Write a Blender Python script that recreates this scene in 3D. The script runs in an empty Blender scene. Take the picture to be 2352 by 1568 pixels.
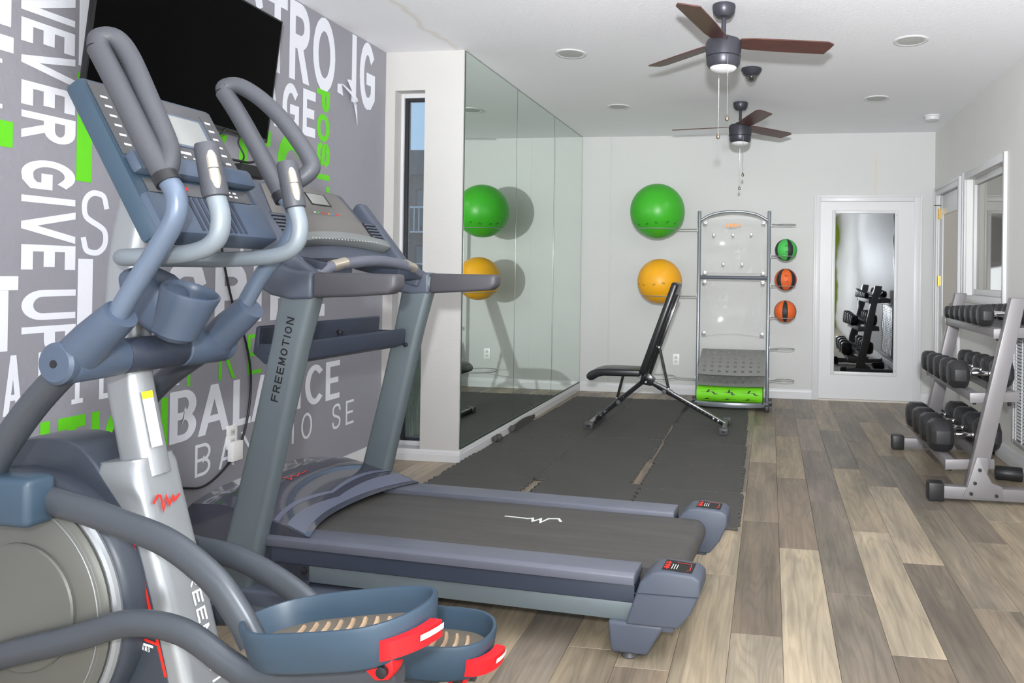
import bpy, bmesh, math, random
from mathutils import Vector, Matrix
random.seed(7)
S = bpy.context.scene
COL = S.collection
PI = math.pi

# ------------------------------------------------------------------ camera
def lin(c):
    c = c / 255.0
    return c / 12.92 if c <= 0.04045 else ((c + 0.055) / 1.055) ** 2.4
def rgb(r, g, b): return (lin(r), lin(g), lin(b), 1.0)

CAM_H = 1.264
cam_d = bpy.data.cameras.new('camera')
cam = bpy.data.objects.new('camera', cam_d)
COL.objects.link(cam)
cam_d.sensor_fit = 'HORIZONTAL'
cam_d.sensor_width = 36.0
cam_d.lens = 1698.16 * 36.0 / 2352.0
cam_d.shift_x = (1176 - 1508.535) / 2352.0
cam_d.shift_y = -(784 - 620.94) / 2352.0
cam_d.clip_start = 0.02
cam_d.clip_end = 200
_yaw, _pitch, _roll = -0.152, 0.0055, 0.0138
_F = Vector((math.sin(_yaw) * math.cos(_pitch), math.cos(_yaw) * math.cos(_pitch), math.sin(_pitch)))
_R = Vector((math.cos(_yaw), -math.sin(_yaw), 0))
_U = _R.cross(_F)
_R2 = _R * math.cos(_roll) + _U * math.sin(_roll)
_U2 = _U * math.cos(_roll) - _R * math.sin(_roll)
cam.matrix_world = Matrix(((_R2.x, _U2.x, -_F.x, 0), (_R2.y, _U2.y, -_F.y, 0), (_R2.z, _U2.z, -_F.z, CAM_H), (0, 0, 0, 1)))
S.camera = cam

# ------------------------------------------------------------------ world, lights, exposure
W = bpy.data.worlds.new('sky')
S.world = W
W.use_nodes = True
_bg = W.node_tree.nodes['Background']
_bg.inputs[0].default_value = rgb(150, 190, 225)
_bg.inputs[1].default_value = 0.9

def area(name, loc, rot, sx, sy, power, col=(1, 1, 1), spread=PI):
    d = bpy.data.lights.new(name, 'AREA')
    d.shape = 'RECTANGLE'; d.size = sx; d.size_y = sy; d.energy = power; d.color = col; d.spread = spread
    o = bpy.data.objects.new(name, d); COL.objects.link(o)
    o.location = loc; o.rotation_euler = rot
    return o
# added fill light, unseen behind the photographer, set low to reach the ceiling
area('added_rear_fill', (-0.5, -3.05, 0.9), (PI / 2, 0, 0), 3.6, 1.3, 95, (0.95, 0.975, 1.0))
# the photographer's flash, just above the camera: the head is tilted up into the room, some light spills all round
FLASH = (0.03, -0.26, 1.555)
_fl = bpy.data.lights.new('camera_flash', 'SPOT')
_fl.energy = 1000; _fl.spot_size = 1.7; _fl.spot_blend = 1.0; _fl.shadow_soft_size = 0.05; _fl.color = (0.95, 0.975, 1.0)
_flo = bpy.data.objects.new('camera_flash', _fl); COL.objects.link(_flo)
_flo.location = FLASH; _flo.rotation_euler = (PI / 2 + 0.36, 0, -0.08)
_fs = bpy.data.lights.new('camera_flash_spill', 'POINT')
_fs.energy = 195; _fs.shadow_soft_size = 0.06; _fs.color = (0.95, 0.975, 1.0)
_fso = bpy.data.objects.new('camera_flash_spill', _fs); COL.objects.link(_fso); _fso.location = FLASH
FAN_LAMP_W = 3.0

S.view_settings.view_transform = 'Standard'
S.view_settings.look = 'None'
S.view_settings.exposure = 0.16
S.view_settings.gamma = 1.0
S.view_settings.use_curve_mapping = False

# ------------------------------------------------------------------ materials
MATS = {}
def mat(name, col, rough=0.5, metal=0.0, spec=0.5, bump=0.0, bscale=60.0, var=0.0, vscale=3.0, coat=0.0, trans=0.0, emit=0.0, ior=1.45, stretch=None, alpha=1.0):
    if name in MATS: return MATS[name]
    m = bpy.data.materials.new(name); m.use_nodes = True
    nt = m.node_tree; b = nt.nodes['Principled BSDF']
    b.inputs['Base Color'].default_value = col
    b.inputs['Roughness'].default_value = rough
    b.inputs['Metallic'].default_value = metal
    b.inputs['Specular IOR Level'].default_value = spec
    b.inputs['IOR'].default_value = ior
    b.inputs['Coat Weight'].default_value = coat
    b.inputs['Coat Roughness'].default_value = 0.08
    b.inputs['Transmission Weight'].default_value = trans
    b.inputs['Alpha'].default_value = alpha
    if emit:
        b.inputs['Emission Color'].default_value = col; b.inputs['Emission Strength'].default_value = emit
    tc = nt.nodes.new('ShaderNodeTexCoord'); src = tc.outputs['Object']
    if stretch:
        mp = nt.nodes.new('ShaderNodeMapping'); mp.inputs['Scale'].default_value = stretch
        nt.links.new(src, mp.inputs[0]); src = mp.outputs[0]
    if var:
        n = nt.nodes.new('ShaderNodeTexNoise'); n.inputs['Scale'].default_value = vscale; n.inputs['Detail'].default_value = 5
        nt.links.new(src, n.inputs['Vector'])
        r = nt.nodes.new('ShaderNodeMapRange')
        r.inputs[1].default_value = 0.3; r.inputs[2].default_value = 0.7
        r.inputs[3].default_value = 1 - var; r.inputs[4].default_value = 1 + var
        nt.links.new(n.outputs[0], r.inputs[0])
        mx = nt.nodes.new('ShaderNodeVectorMath'); mx.operation = 'SCALE'
        mx.inputs[0].default_value = col[:3]
        nt.links.new(r.outputs[0], mx.inputs['Scale'])
        nt.links.new(mx.outputs[0], b.inputs['Base Color'])
    if bump:
        n = nt.nodes.new('ShaderNodeTexNoise'); n.inputs['Scale'].default_value = bscale; n.inputs['Detail'].default_value = 4
        nt.links.new(src, n.inputs['Vector'])
        bp = nt.nodes.new('ShaderNodeBump'); bp.inputs['Strength'].default_value = bump; bp.inputs['Distance'].default_value = 0.004
        nt.links.new(n.outputs[0], bp.inputs['Height']); nt.links.new(bp.outputs[0], b.inputs['Normal'])
    MATS[name] = m
    return m

M = {}
M['mural'] = mat('mural_grey', rgb(150, 149, 157), 0.55, bump=0.5, bscale=45, var=0.03, vscale=2)
M['lwhite'] = mat('vinyl_white', rgb(236, 238, 246), 0.45, bump=0.3, bscale=45)
M['lgreen'] = mat('vinyl_green', rgb(104, 214, 34), 0.45, bump=0.3, bscale=45)
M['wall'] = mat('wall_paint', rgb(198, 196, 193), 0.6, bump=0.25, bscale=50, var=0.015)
M['wallg'] = mat('wall_paint_grey', rgb(222, 221, 219), 0.6, bump=0.25, bscale=50, var=0.015)
M['lime'] = mat('wall_paint_lime', rgb(150, 175, 45), 0.6, bump=0.2)
M['trim'] = mat('trim_white', rgb(214, 214, 216), 0.35, var=0.015)
M['plate'] = mat('plate_white', rgb(243, 242, 240), 0.35)
M['steelblue'] = mat('plastic_blue_grey', rgb(72, 84, 102), 0.38, bump=0.06, bscale=400)
M['steelblue_d'] = mat('plastic_dark_blue_grey', rgb(50, 56, 70), 0.42, bump=0.06, bscale=400)
M['pedal'] = mat('plastic_pedal', rgb(55, 73, 89), 0.4, var=0.05, vscale=9)
M['railgrey'] = mat('plastic_rail_grey', rgb(98, 101, 113), 0.42, var=0.04, vscale=8)
M['capgrey'] = mat('plastic_cap_grey', rgb(80, 86, 99), 0.42, var=0.03, vscale=8)
M['framegrey'] = mat('paint_grey_green', rgb(104, 114, 119), 0.36, metal=0.25, var=0.04, vscale=4)
M['armgrey'] = mat('paint_arm_grey', rgb(72, 77, 84), 0.36, metal=0.2)
M['silver'] = mat('paint_silver', rgb(154, 158, 162), 0.32, metal=0.45)
M['tube_lt'] = mat('paint_light_grey', rgb(124, 133, 141), 0.38, metal=0.15)
M['tube_bl'] = mat('paint_blue_grey_tube', rgb(96, 109, 128), 0.34, metal=0.2)
M['foam_grip'] = mat('foam_grip', rgb(68, 70, 76), 0.48, bump=0.15, bscale=300)
M['housing'] = mat('plastic_housing', rgb(58, 64, 74), 0.38)
M['disc'] = mat('plastic_disc_grey', rgb(104, 105, 101), 0.34, metal=0.35, var=0.04, vscale=3)
M['blackp'] = mat('plastic_black', rgb(32, 33, 36), 0.4)
M['gripdark'] = mat('rubber_grip_dark', rgb(72, 71, 76), 0.5, var=0.05, vscale=12)
M['panel'] = mat('console_overlay', rgb(82, 83, 86), 0.35)
M['lcd'] = mat('display_grey', rgb(150, 152, 150), 0.25)
M['red'] = mat('plastic_red', rgb(214, 26, 34), 0.35)
M['redp'] = mat('print_red', rgb(220, 46, 36), 0.45)
M['whitep'] = mat('print_white', rgb(225, 226, 224), 0.5)
M['blackprint'] = mat('print_black', rgb(22, 22, 24), 0.5)
M['yellowp'] = mat('print_yellow', rgb(226, 210, 50), 0.5)
M['chrome'] = mat('chrome', rgb(225, 225, 228), 0.12, metal=1.0)
M['pulse'] = mat('pulse_plate', rgb(205, 196, 180), 0.3, metal=0.8)
M['hood'] = mat('glossy_hood', rgb(58, 60, 72), 0.10, coat=0.6)
M['hood2'] = mat('hood_trim', rgb(96, 100, 118), 0.28)
M['belt'] = mat('treadmill_belt', rgb(78, 76, 74), 0.55, bump=0.25, bscale=300, var=0.13, vscale=3, stretch=(0.7, 9, 1))
M['foamtile'] = mat('foam_tile', rgb(80, 79, 77), 0.75, bump=0.6, bscale=220, var=0.05, vscale=4)
M['rubber'] = mat('rubber_black', rgb(40, 40, 42), 0.42, bump=0.1, bscale=200)
M['rubbermid'] = mat('rubber_grey', rgb(72, 72, 74), 0.45)
M['vinylblack'] = mat('vinyl_black', rgb(30, 30, 33), 0.3, bump=0.12, bscale=30)
M['steelblack'] = mat('steel_black_gloss', rgb(28, 28, 31), 0.22, coat=0.5)
M['rackgrey'] = mat('paint_rack_grey', rgb(126, 123, 125), 0.4, metal=0.15)
M['rackpost'] = mat('paint_post_grey', rgb(142, 147, 153), 0.28, metal=0.5)
M['perf'] = mat('steel_shelf_grey', rgb(186, 186, 184), 0.5)
M['wire'] = mat('wire_grey', rgb(170, 172, 172), 0.3, metal=0.6)
M['acryl'] = mat('acrylic_clear', rgb(246, 247, 248), 0.06, alpha=0.12, ior=1.45)
M['ballgreen'] = mat('ball_green', rgb(62, 170, 40), 0.36, var=0.04, vscale=5)
M['ballyellow'] = mat('ball_yellow', rgb(236, 168, 30), 0.4, var=0.04, vscale=5)
M['matgreen'] = mat('mat_green', rgb(120, 214, 30), 0.6, var=0.03, vscale=9)
M['fanblack'] = mat('fan_bronze', rgb(66, 66, 74), 0.36, metal=0.35)
M['fanblade'] = mat('fan_blade_walnut', rgb(84, 54, 48), 0.4, var=0.2, vscale=6, stretch=(1, 9, 1))
M['fanlens'] = mat('fan_lens_opal', rgb(240, 240, 243), 0.4)
M['ceildisc'] = mat('ceiling_grille', rgb(188, 188, 186), 0.6, bump=0.4, bscale=500)
M['brass'] = mat('brass', rgb(214, 170, 70), 0.25, metal=1.0)
M['nickel'] = mat('brushed_nickel', rgb(160, 150, 135), 0.3, metal=1.0)
M['tvblack'] = mat('tv_screen', rgb(4, 4, 5), 0.35, spec=0.05)
M['tvbezel'] = mat('tv_bezel', rgb(22, 22, 24), 0.3)
M['winframe'] = mat('window_aluminium', rgb(60, 62, 66), 0.35, metal=0.5)
M['glass'] = mat('window_glass', rgb(235, 240, 242), 0.02, alpha=0.08)
M['mirror'] = mat('mirror_glass', rgb(230, 240, 233), 0.0, metal=1.0)
M['mirroredge'] = mat('mirror_edge', rgb(60, 75, 68), 0.3)
M['beige'] = mat('door_beige', rgb(205, 198, 188), 0.45)
M['brick'] = mat('brick_grey_brown', rgb(92, 84, 82), 0.8, bump=0.5, bscale=30, var=0.25, vscale=12)
M['roofing'] = mat('roof_slate', rgb(70, 74, 82), 0.8, var=0.2, vscale=6)
M['grassblade'] = mat('grass_blade', rgb(92, 118, 74), 0.6, var=0.3, vscale=5)
M['soil'] = mat('soil', rgb(66, 56, 46), 0.9, bump=0.8, bscale=20, var=0.3, vscale=6)
M['joint'] = mat('floor_joint', rgb(70, 62, 54), 0.7)
M['panel2'] = mat('treadmill_overlay', rgb(112, 110, 108), 0.4)
M['ledge'] = mat('treadmill_ledge', rgb(124, 128, 128), 0.45)
M['pink'] = mat('print_pink', rgb(210, 80, 210), 0.5)
M['orangep'] = mat('print_orange', rgb(240, 150, 40), 0.5)
M['bluep'] = mat('print_blue', rgb(40, 150, 220), 0.5)
M['greenp'] = mat('print_green', rgb(50, 200, 90), 0.5)
M['mbgreen'] = mat('med_ball_green', rgb(70, 180, 80), 0.5, bump=0.3, bscale=400)
M['mborange'] = mat('med_ball_orange', rgb(222, 100, 42), 0.5, bump=0.3, bscale=400)
M['mbblack'] = mat('med_ball_black', rgb(44, 44, 46), 0.5, bump=0.3, bscale=400)
M['sand'] = mat('pedal_tread', rgb(96, 90, 80), 0.8, var=0.2, vscale=14)
M['groove'] = mat('pedal_groove', rgb(176, 150, 122), 0.8, var=0.2, vscale=20)

def ceiling_mat():
    m = bpy.data.materials.new('ceiling_paint'); m.use_nodes = True
    nt = m.node_tree; b = nt.nodes['Principled BSDF']; b.inputs['Roughness'].default_value = 0.65
    g = nt.nodes.new('ShaderNodeTexCoord')
    n = nt.nodes.new('ShaderNodeTexNoise'); n.inputs['Scale'].default_value = 55; n.inputs['Detail'].default_value = 4
    nt.links.new(g.outputs['Object'], n.inputs['Vector'])
    bp = nt.nodes.new('ShaderNodeBump'); bp.inputs['Strength'].default_value = 0.35; bp.inputs['Distance'].default_value = 0.004
    nt.links.new(n.outputs[0], bp.inputs['Height']); nt.links.new(bp.outputs[0], b.inputs['Normal'])
    # old water stain by the mirror wall: a wobbling line
    mp = nt.nodes.new('ShaderNodeMapping'); mp.inputs['Location'].default_value = (1.94, 0, 0)
    nt.links.new(g.outputs['Object'], mp.inputs[0])
    sx = nt.nodes.new('ShaderNodeSeparateXYZ'); nt.links.new(mp.outputs[0], sx.inputs[0])
    n2 = nt.nodes.new('ShaderNodeTexNoise'); n2.inputs['Scale'].default_value = 3.0; n2.inputs['Detail'].default_value = 6
    nt.links.new(g.outputs['Object'], n2.inputs['Vector'])
    ad = nt.nodes.new('ShaderNodeMath'); ad.operation = 'MULTIPLY_ADD'; ad.inputs[1].default_value = 0.25
    nt.links.new(n2.outputs[0], ad.inputs[0]); nt.links.new(sx.outputs[0], ad.inputs[2])
    ab = nt.nodes.new('ShaderNodeMath'); ab.operation = 'ABSOLUTE'; nt.links.new(ad.outputs[0], ab.inputs[0])
    mr = nt.nodes.new('ShaderNodeMapRange'); mr.inputs[1].default_value = 0.0; mr.inputs[2].default_value = 0.035
    mr.inputs[3].default_value = 0.55; mr.inputs[4].default_value = 0.0
    nt.links.new(ab.outputs[0], mr.inputs[0])
    # only between Y 3.4 and 4.66
    gy = nt.nodes.new('ShaderNodeMath'); gy.operation = 'LESS_THAN'; gy.inputs[1].default_value = 4.66
    nt.links.new(sx.outputs[1], gy.inputs[0])
    mu = nt.nodes.new('ShaderNodeMath'); mu.operation = 'MULTIPLY'
    nt.links.new(mr.outputs[0], mu.inputs[0]); nt.links.new(gy.outputs[0], mu.inputs[1])
    mx = nt.nodes.new('ShaderNodeMix'); mx.data_type = 'RGBA'
    mx.inputs[6].default_value = rgb(244, 244, 248); mx.inputs[7].default_value = rgb(222, 214, 200)
    nt.links.new(mu.outputs[0], mx.inputs[0]); nt.links.new(mx.outputs[2], b.inputs['Base Color'])
    return m
M['ceiling'] = ceiling_mat()

def backwall_mat():
    m = bpy.data.materials.new('back_wall_paint'); m.use_nodes = True
    nt = m.node_tree; b = nt.nodes['Principled BSDF']; b.inputs['Roughness'].default_value = 0.6
    g = nt.nodes.new('ShaderNodeTexCoord')
    n = nt.nodes.new('ShaderNodeTexNoise'); n.inputs['Scale'].default_value = 50
    nt.links.new(g.outputs['Object'], n.inputs['Vector'])
    bp = nt.nodes.new('ShaderNodeBump'); bp.inputs['Strength'].default_value = 0.2; bp.inputs['Distance'].default_value = 0.004
    nt.links.new(n.outputs[0], bp.inputs['Height']); nt.links.new(bp.outputs[0], b.inputs['Normal'])
    # thin rusty drip above the glass door
    s = nt.nodes.new('ShaderNodeSeparateXYZ'); nt.links.new(g.outputs['Object'], s.inputs[0])
    n2 = nt.nodes.new('ShaderNodeTexNoise'); n2.inputs['Scale'].default_value = 2.5
    nt.links.new(g.outputs['Object'], n2.inputs['Vector'])
    a = nt.nodes.new('ShaderNodeMath'); a.operation = 'MULTIPLY_ADD'; a.inputs[1].default_value = 0.06
    nt.links.new(n2.outputs[0], a.inputs[0]); nt.links.new(s.outputs[0], a.inputs[2])
    a2 = nt.nodes.new('ShaderNodeMath'); a2.operation = 'SUBTRACT'; a2.inputs[1].default_value = 1.085
    nt.links.new(a.outputs[0], a2.inputs[0])
    ab = nt.nodes.new('ShaderNodeMath'); ab.operation = 'ABSOLUTE'; nt.links.new(a2.outputs[0], ab.inputs[0])
    mr = nt.nodes.new('ShaderNodeMapRange'); mr.inputs[1].default_value = 0.002; mr.inputs[2].default_value = 0.012
    mr.inputs[3].default_value = 0.55; mr.inputs[4].default_value = 0
    nt.links.new(ab.outputs[0], mr.inputs[0])
    zl = nt.nodes.new('ShaderNodeMapRange'); zl.inputs[1].default_value = 2.60; zl.inputs[2].default_value = 2.45
    nt.links.new(s.outputs[2], zl.inputs[0])
    mu = nt.nodes.new('ShaderNodeMath'); mu.operation = 'MULTIPLY'
    nt.links.new(mr.outputs[0], mu.inputs[0]); nt.links.new(zl.outputs[0], mu.inputs[1])
    mx = nt.nodes.new('ShaderNodeMix'); mx.data_type = 'RGBA'
    mx.inputs[6].default_value = rgb(202, 202, 201); mx.inputs[7].default_value = rgb(214, 192, 146)
    nt.links.new(mu.outputs[0], mx.inputs[0]); nt.links.new(mx.outputs[2], b.inputs['Base Color'])
    return m
M['backwall'] = backwall_mat()

def plank_mat():
    m = bpy.data.materials.new('vinyl_plank'); m.use_nodes = True
    nt = m.node_tree; b = nt.nodes['Principled BSDF']; b.inputs['Roughness'].default_value = 0.42
    oi = nt.nodes.new('ShaderNodeObjectInfo')
    geo = nt.nodes.new('ShaderNodeNewGeometry')
    rv = nt.nodes.new('ShaderNodeVectorMath'); rv.operation = 'SCALE'; rv.inputs[0].default_value = (37, 91, 53)
    nt.links.new(oi.outputs['Random'], rv.inputs['Scale'])
    ad = nt.nodes.new('ShaderNodeVectorMath'); ad.operation = 'ADD'
    nt.links.new(geo.outputs['Position'], ad.inputs[0]); nt.links.new(rv.outputs[0], ad.inputs[1])
    def noise(scale, sc, detail=5, rough=0.6, dist=0.0):
        mp = nt.nodes.new('ShaderNodeMapping'); mp.inputs['Scale'].default_value = sc
        nt.links.new(ad.outputs[0], mp.inputs[0])
        n = nt.nodes.new('ShaderNodeTexNoise'); n.inputs['Scale'].default_value = scale
        n.inputs['Detail'].default_value = detail; n.inputs['Roughness'].default_value = rough; n.inputs['Distortion'].default_value = dist
        nt.links.new(mp.outputs[0], n.inputs['Vector']); return n
    def mr(sock, lo, hi, a=0.3, c=0.7):
        r = nt.nodes.new('ShaderNodeMapRange'); r.inputs[1].default_value = a; r.inputs[2].default_value = c
        r.inputs[3].default_value = lo; r.inputs[4].default_value = hi
        nt.links.new(sock, r.inputs[0]); return r.outputs[0]
    def mul(a, c):
        p = nt.nodes.new('ShaderNodeMath'); p.operation = 'MULTIPLY'; nt.links.new(a, p.inputs[0]); nt.links.new(c, p.inputs[1]); return p.outputs[0]
    n1 = noise(1, (95, 3.0, 1), 5, 0.7)             # fine streaks
    n2 = noise(1, (30, 1.5, 1), 4, 0.6, 0.4)        # broad streaks
    n3 = noise(1, (6.5, 1.1, 1), 3, 0.55, 0.6)      # patches
    nr = noise(1, (7.5, .75, 1), 2, 0.5, 0.2)       # growth rings as contour lines
    k = nt.nodes.new('ShaderNodeMath'); k.operation = 'MULTIPLY'; k.inputs[1].default_value = 95.0; nt.links.new(nr.outputs[0], k.inputs[0])
    sn = nt.nodes.new('ShaderNodeMath'); sn.operation = 'SINE'; nt.links.new(k.outputs[0], sn.inputs[0])
    ring = mr(sn.outputs[0], 1.05, 0.90, -0.2, 1.0)
    f = mul(mul(mr(n1.outputs[0], 0.84, 1.12), mr(n2.outputs[0], 0.82, 1.14)), ring)
    f = mul(f, mr(n3.outputs[0], 0.66, 1.22))
    wm = nt.nodes.new('ShaderNodeMix'); wm.data_type = 'RGBA'; wm.blend_type = 'MULTIPLY'
    nt.links.new(mr(n3.outputs[0], 0.0, 0.5, 0.42, 0.68), wm.inputs[0]); nt.links.new(oi.outputs['Color'], wm.inputs[6]); wm.inputs[7].default_value = (1.0, .93, .84, 1)
    sc = nt.nodes.new('ShaderNodeVectorMath'); sc.operation = 'SCALE'
    nt.links.new(wm.outputs[2], sc.inputs[0]); nt.links.new(f, sc.inputs['Scale'])
    nt.links.new(sc.outputs[0], b.inputs['Base Color'])
    bp = nt.nodes.new('ShaderNodeBump'); bp.inputs['Strength'].default_value = 0.12; bp.inputs['Distance'].default_value = 0.002
    nt.links.new(n1.outputs[0], bp.inputs['Height']); nt.links.new(bp.outputs[0], b.inputs['Normal'])
    return m
M['plank'] = plank_mat()

# ------------------------------------------------------------------ mesh helpers
def V(*a): return Vector(a)
def box(bm, x0, x1, y0, y1, z0, z1, mtx=None):
    vs = [bm.verts.new((x, y, z)) for x in (x0, x1) for y in (y0, y1) for z in (z0, z1)]
    fs = [(0, 1, 3, 2), (4, 6, 7, 5), (0, 4, 5, 1), (2, 3, 7, 6), (0, 2, 6, 4), (1, 5, 7, 3)]
    for f in fs: bm.faces.new([vs[i] for i in f])
    if mtx is not None:
        for v in vs: v.co = mtx @ v.co
    return vs
def catmull(pts, n=6, closed=False):
    P = [Vector(p) for p in pts]; out = []
    k = len(P); rng = range(k if closed else k - 1)
    for i in rng:
        p1, p2 = P[i], P[(i + 1) % k]
        p0 = P[i - 1] if (i > 0 or closed) else p1 * 2 - p2
        p3 = P[(i + 2) % k] if (i + 2 < k or closed) else p2 * 2 - p1
        for j in range(n):
            t = j / n
            out.append(0.5 * ((2 * p1) + (-p0 + p2) * t + (2 * p0 - 5 * p1 + 4 * p2 - p3) * t * t + (-p0 + 3 * p1 - 3 * p2 + p3) * t ** 3))
    if not closed: out.append(P[-1])
    return out
def tube(bm, pts, r, n=12, closed=False, smooth=0, prof=None, up=(0, 0, 1), caps=True):
    """sweep; r number or list; prof = (a, b) scales across / along 'up', or list of 2D points"""
    P = catmull(pts, smooth, closed) if smooth else [Vector(p) for p in pts]
    k = len(P); rings = []
    upv = Vector(up)
    if prof and not isinstance(prof[0], (int, float)): sec = prof
    else:
        a, b = prof if prof else (1, 1)
        sec = [(math.cos(2 * PI * i / n) * a, math.sin(2 * PI * i / n) * b) for i in range(n)]
    prev = None
    for i in range(k):
        if closed: d = P[(i + 1) % k] - P[i - 1]
        else: d = P[min(i + 1, k - 1)] - P[max(i - 1, 0)]
        d.normalize()
        if prev is None:
            x = d.cross(upv)
            if x.length < 1e-4: x = d.cross(Vector((1, 0, 0.01)))
            x.normalize()
        else:
            x = prev - d * prev.dot(d)
            if x.length < 1e-5: x = d.cross(upv)
            x.normalize()
        prev = x
        y = x.cross(d)
        rr = r[min(i * len(r) // k, len(r) - 1)] if isinstance(r, (list, tuple)) else r
        if isinstance(r, (list, tuple)):
            f = i / max(1, k - 1) * (len(r) - 1); j = min(int(f), len(r) - 2); rr = r[j] + (r[j + 1] - r[j]) * (f - j)
        rings.append([bm.verts.new(P[i] + x * (sx * rr) + y * (sy * rr)) for sx, sy in sec])
    m = len(sec)
    for i in range(k if closed else k - 1):
        A, B = rings[i], rings[(i + 1) % k]
        for j in range(m):
            bm.faces.new((A[j], A[(j + 1) % m], B[(j + 1) % m], B[j]))
    if caps and not closed:
        bm.faces.new(rings[0][::-1]); bm.faces.new(rings[-1])
def rrect(w, h, r, n=4):
    out = []
    for cx, cy, a0 in ((w / 2 - r, h / 2 - r, 0), (-w / 2 + r, h / 2 - r, 90), (-w / 2 + r, -h / 2 + r, 180), (w / 2 - r, -h / 2 + r, 270)):
        for i in range(n + 1):
            a = math.radians(a0 + 90 * i / n); out.append((cx + r * math.cos(a), cy + r * math.sin(a)))
    return out
def lathe(bm, prof, n=24, o=(0, 0, 0), axis='z', cap=True):
    o = Vector(o); rings = []
    for r, h in prof:
        ring = []
        for i in range(n):
            a = 2 * PI * i / n; c, s = r * math.cos(a), r * math.sin(a)
            p = {'z': (c, s, h), 'y': (c, h, s), 'x': (h, c, s)}[axis]
            ring.append(bm.verts.new(o + Vector(p)))
        rings.append(ring)
    for A, B in zip(rings, rings[1:]):
        for j in range(n): bm.faces.new((A[j], A[(j + 1) % n], B[(j + 1) % n], B[j]))
    if cap:
        bm.faces.new(rings[0][::-1]); bm.faces.new(rings[-1])
def prism(bm, poly, d0, d1, plane='xz'):
    """polygon in a plane, extruded along the remaining axis from d0 to d1"""
    def mk(a, b, d): return {'xz': (a, d, b), 'xy': (a, b, d), 'yz': (d, a, b)}[plane]
    A = [bm.verts.new(mk(a, b, d0)) for a, b in poly]; B = [bm.verts.new(mk(a, b, d1)) for a, b in poly]
    n = len(poly)
    bm.faces.new(A); bm.faces.new(B[::-1])
    for i in range(n): bm.faces.new((A[i], B[i], B[(i + 1) % n], A[(i + 1) % n]))
def loft(bm, rings, closed=True, caps=True):
    R = [[bm.verts.new(p) for p in ring] for ring in rings]; n = len(R[0])
    for A, B in zip(R, R[1:]):
        for j in range(n if closed else n - 1): bm.faces.new((A[j], A[(j + 1) % n], B[(j + 1) % n], B[j]))
    if caps and closed: bm.faces.new(R[0][::-1]); bm.faces.new(R[-1])
def obj(name, bm, m, parent=None, bevel=0, seg=2, sharp=35, loc=None, weld=False):
    if weld: bmesh.ops.remove_doubles(bm, verts=bm.verts, dist=1e-5)
    bmesh.ops.recalc_face_normals(bm, faces=bm.faces)
    if bevel:
        es = [e for e in bm.edges if len(e.link_faces) == 2 and e.calc_face_angle(0) > math.radians(28)]
        bmesh.ops.bevel(bm, geom=es, offset=bevel, segments=seg, affect='EDGES', clamp_overlap=True, profile=0.5)
    me = bpy.data.meshes.new(name); bm.to_mesh(me); bm.free()
    me.materials.append(M[m] if isinstance(m, str) else m)
    me.shade_smooth(); me.set_sharp_from_angle(angle=math.radians(sharp))
    o = bpy.data.objects.new(name, me); COL.objects.link(o)
    if parent: o.parent = parent
    if loc: o.location = loc
    return o
def new(): return bmesh.new()
def bx(name, m, parent, x0, x1, y0, y1, z0, z1, bevel=0.0, seg=2):
    b = new(); box(b, x0, x1, y0, y1, z0, z1); return obj(name, b, m, parent, bevel, seg)
def tb(name, m, parent, pts, r, **k):
    b = new(); tube(b, pts, r, **k); return obj(name, b, m, parent)
def lt(name, m, parent, prof, n=24, o=(0, 0, 0), axis='z', **k):
    b = new(); lathe(b, prof, n, o, axis); return obj(name, b, m, parent, **k)
def pz(name, m, parent, poly, d0, d1, plane='xz', bevel=0, seg=2):
    b = new(); prism(b, poly, d0, d1, plane); return obj(name, b, m, parent, bevel, seg)
def thing(name, label, cat, loc=(0, 0, 0), rotz=0, group=None):
    o = bpy.data.objects.new(name, None); COL.objects.link(o); o.empty_display_size = 0.05
    o.location = loc; o.rotation_euler = (0, 0, rotz); o['label'] = label; o['category'] = cat
    if group: o['group'] = group
    return o
def tag(o, label, cat, group=None):
    o['label'] = label; o['category'] = cat
    if group: o['group'] = group
    return o
def struct(o, label=None):
    o['kind'] = 'structure'
    if label: o['label'] = label
    return o
def copy_part(src, parent, loc=None, mtx=None):
    c = src.copy(); COL.objects.link(c); c.parent = parent
    if loc is not None: c.location = loc
    if mtx is not None: c.matrix_local = mtx
    return c
def copy_tree(src, parent=None):
    c = src.copy(); COL.objects.link(c); c.parent = parent
    for ch in list(src.children): copy_tree(ch, c)
    return c

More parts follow.
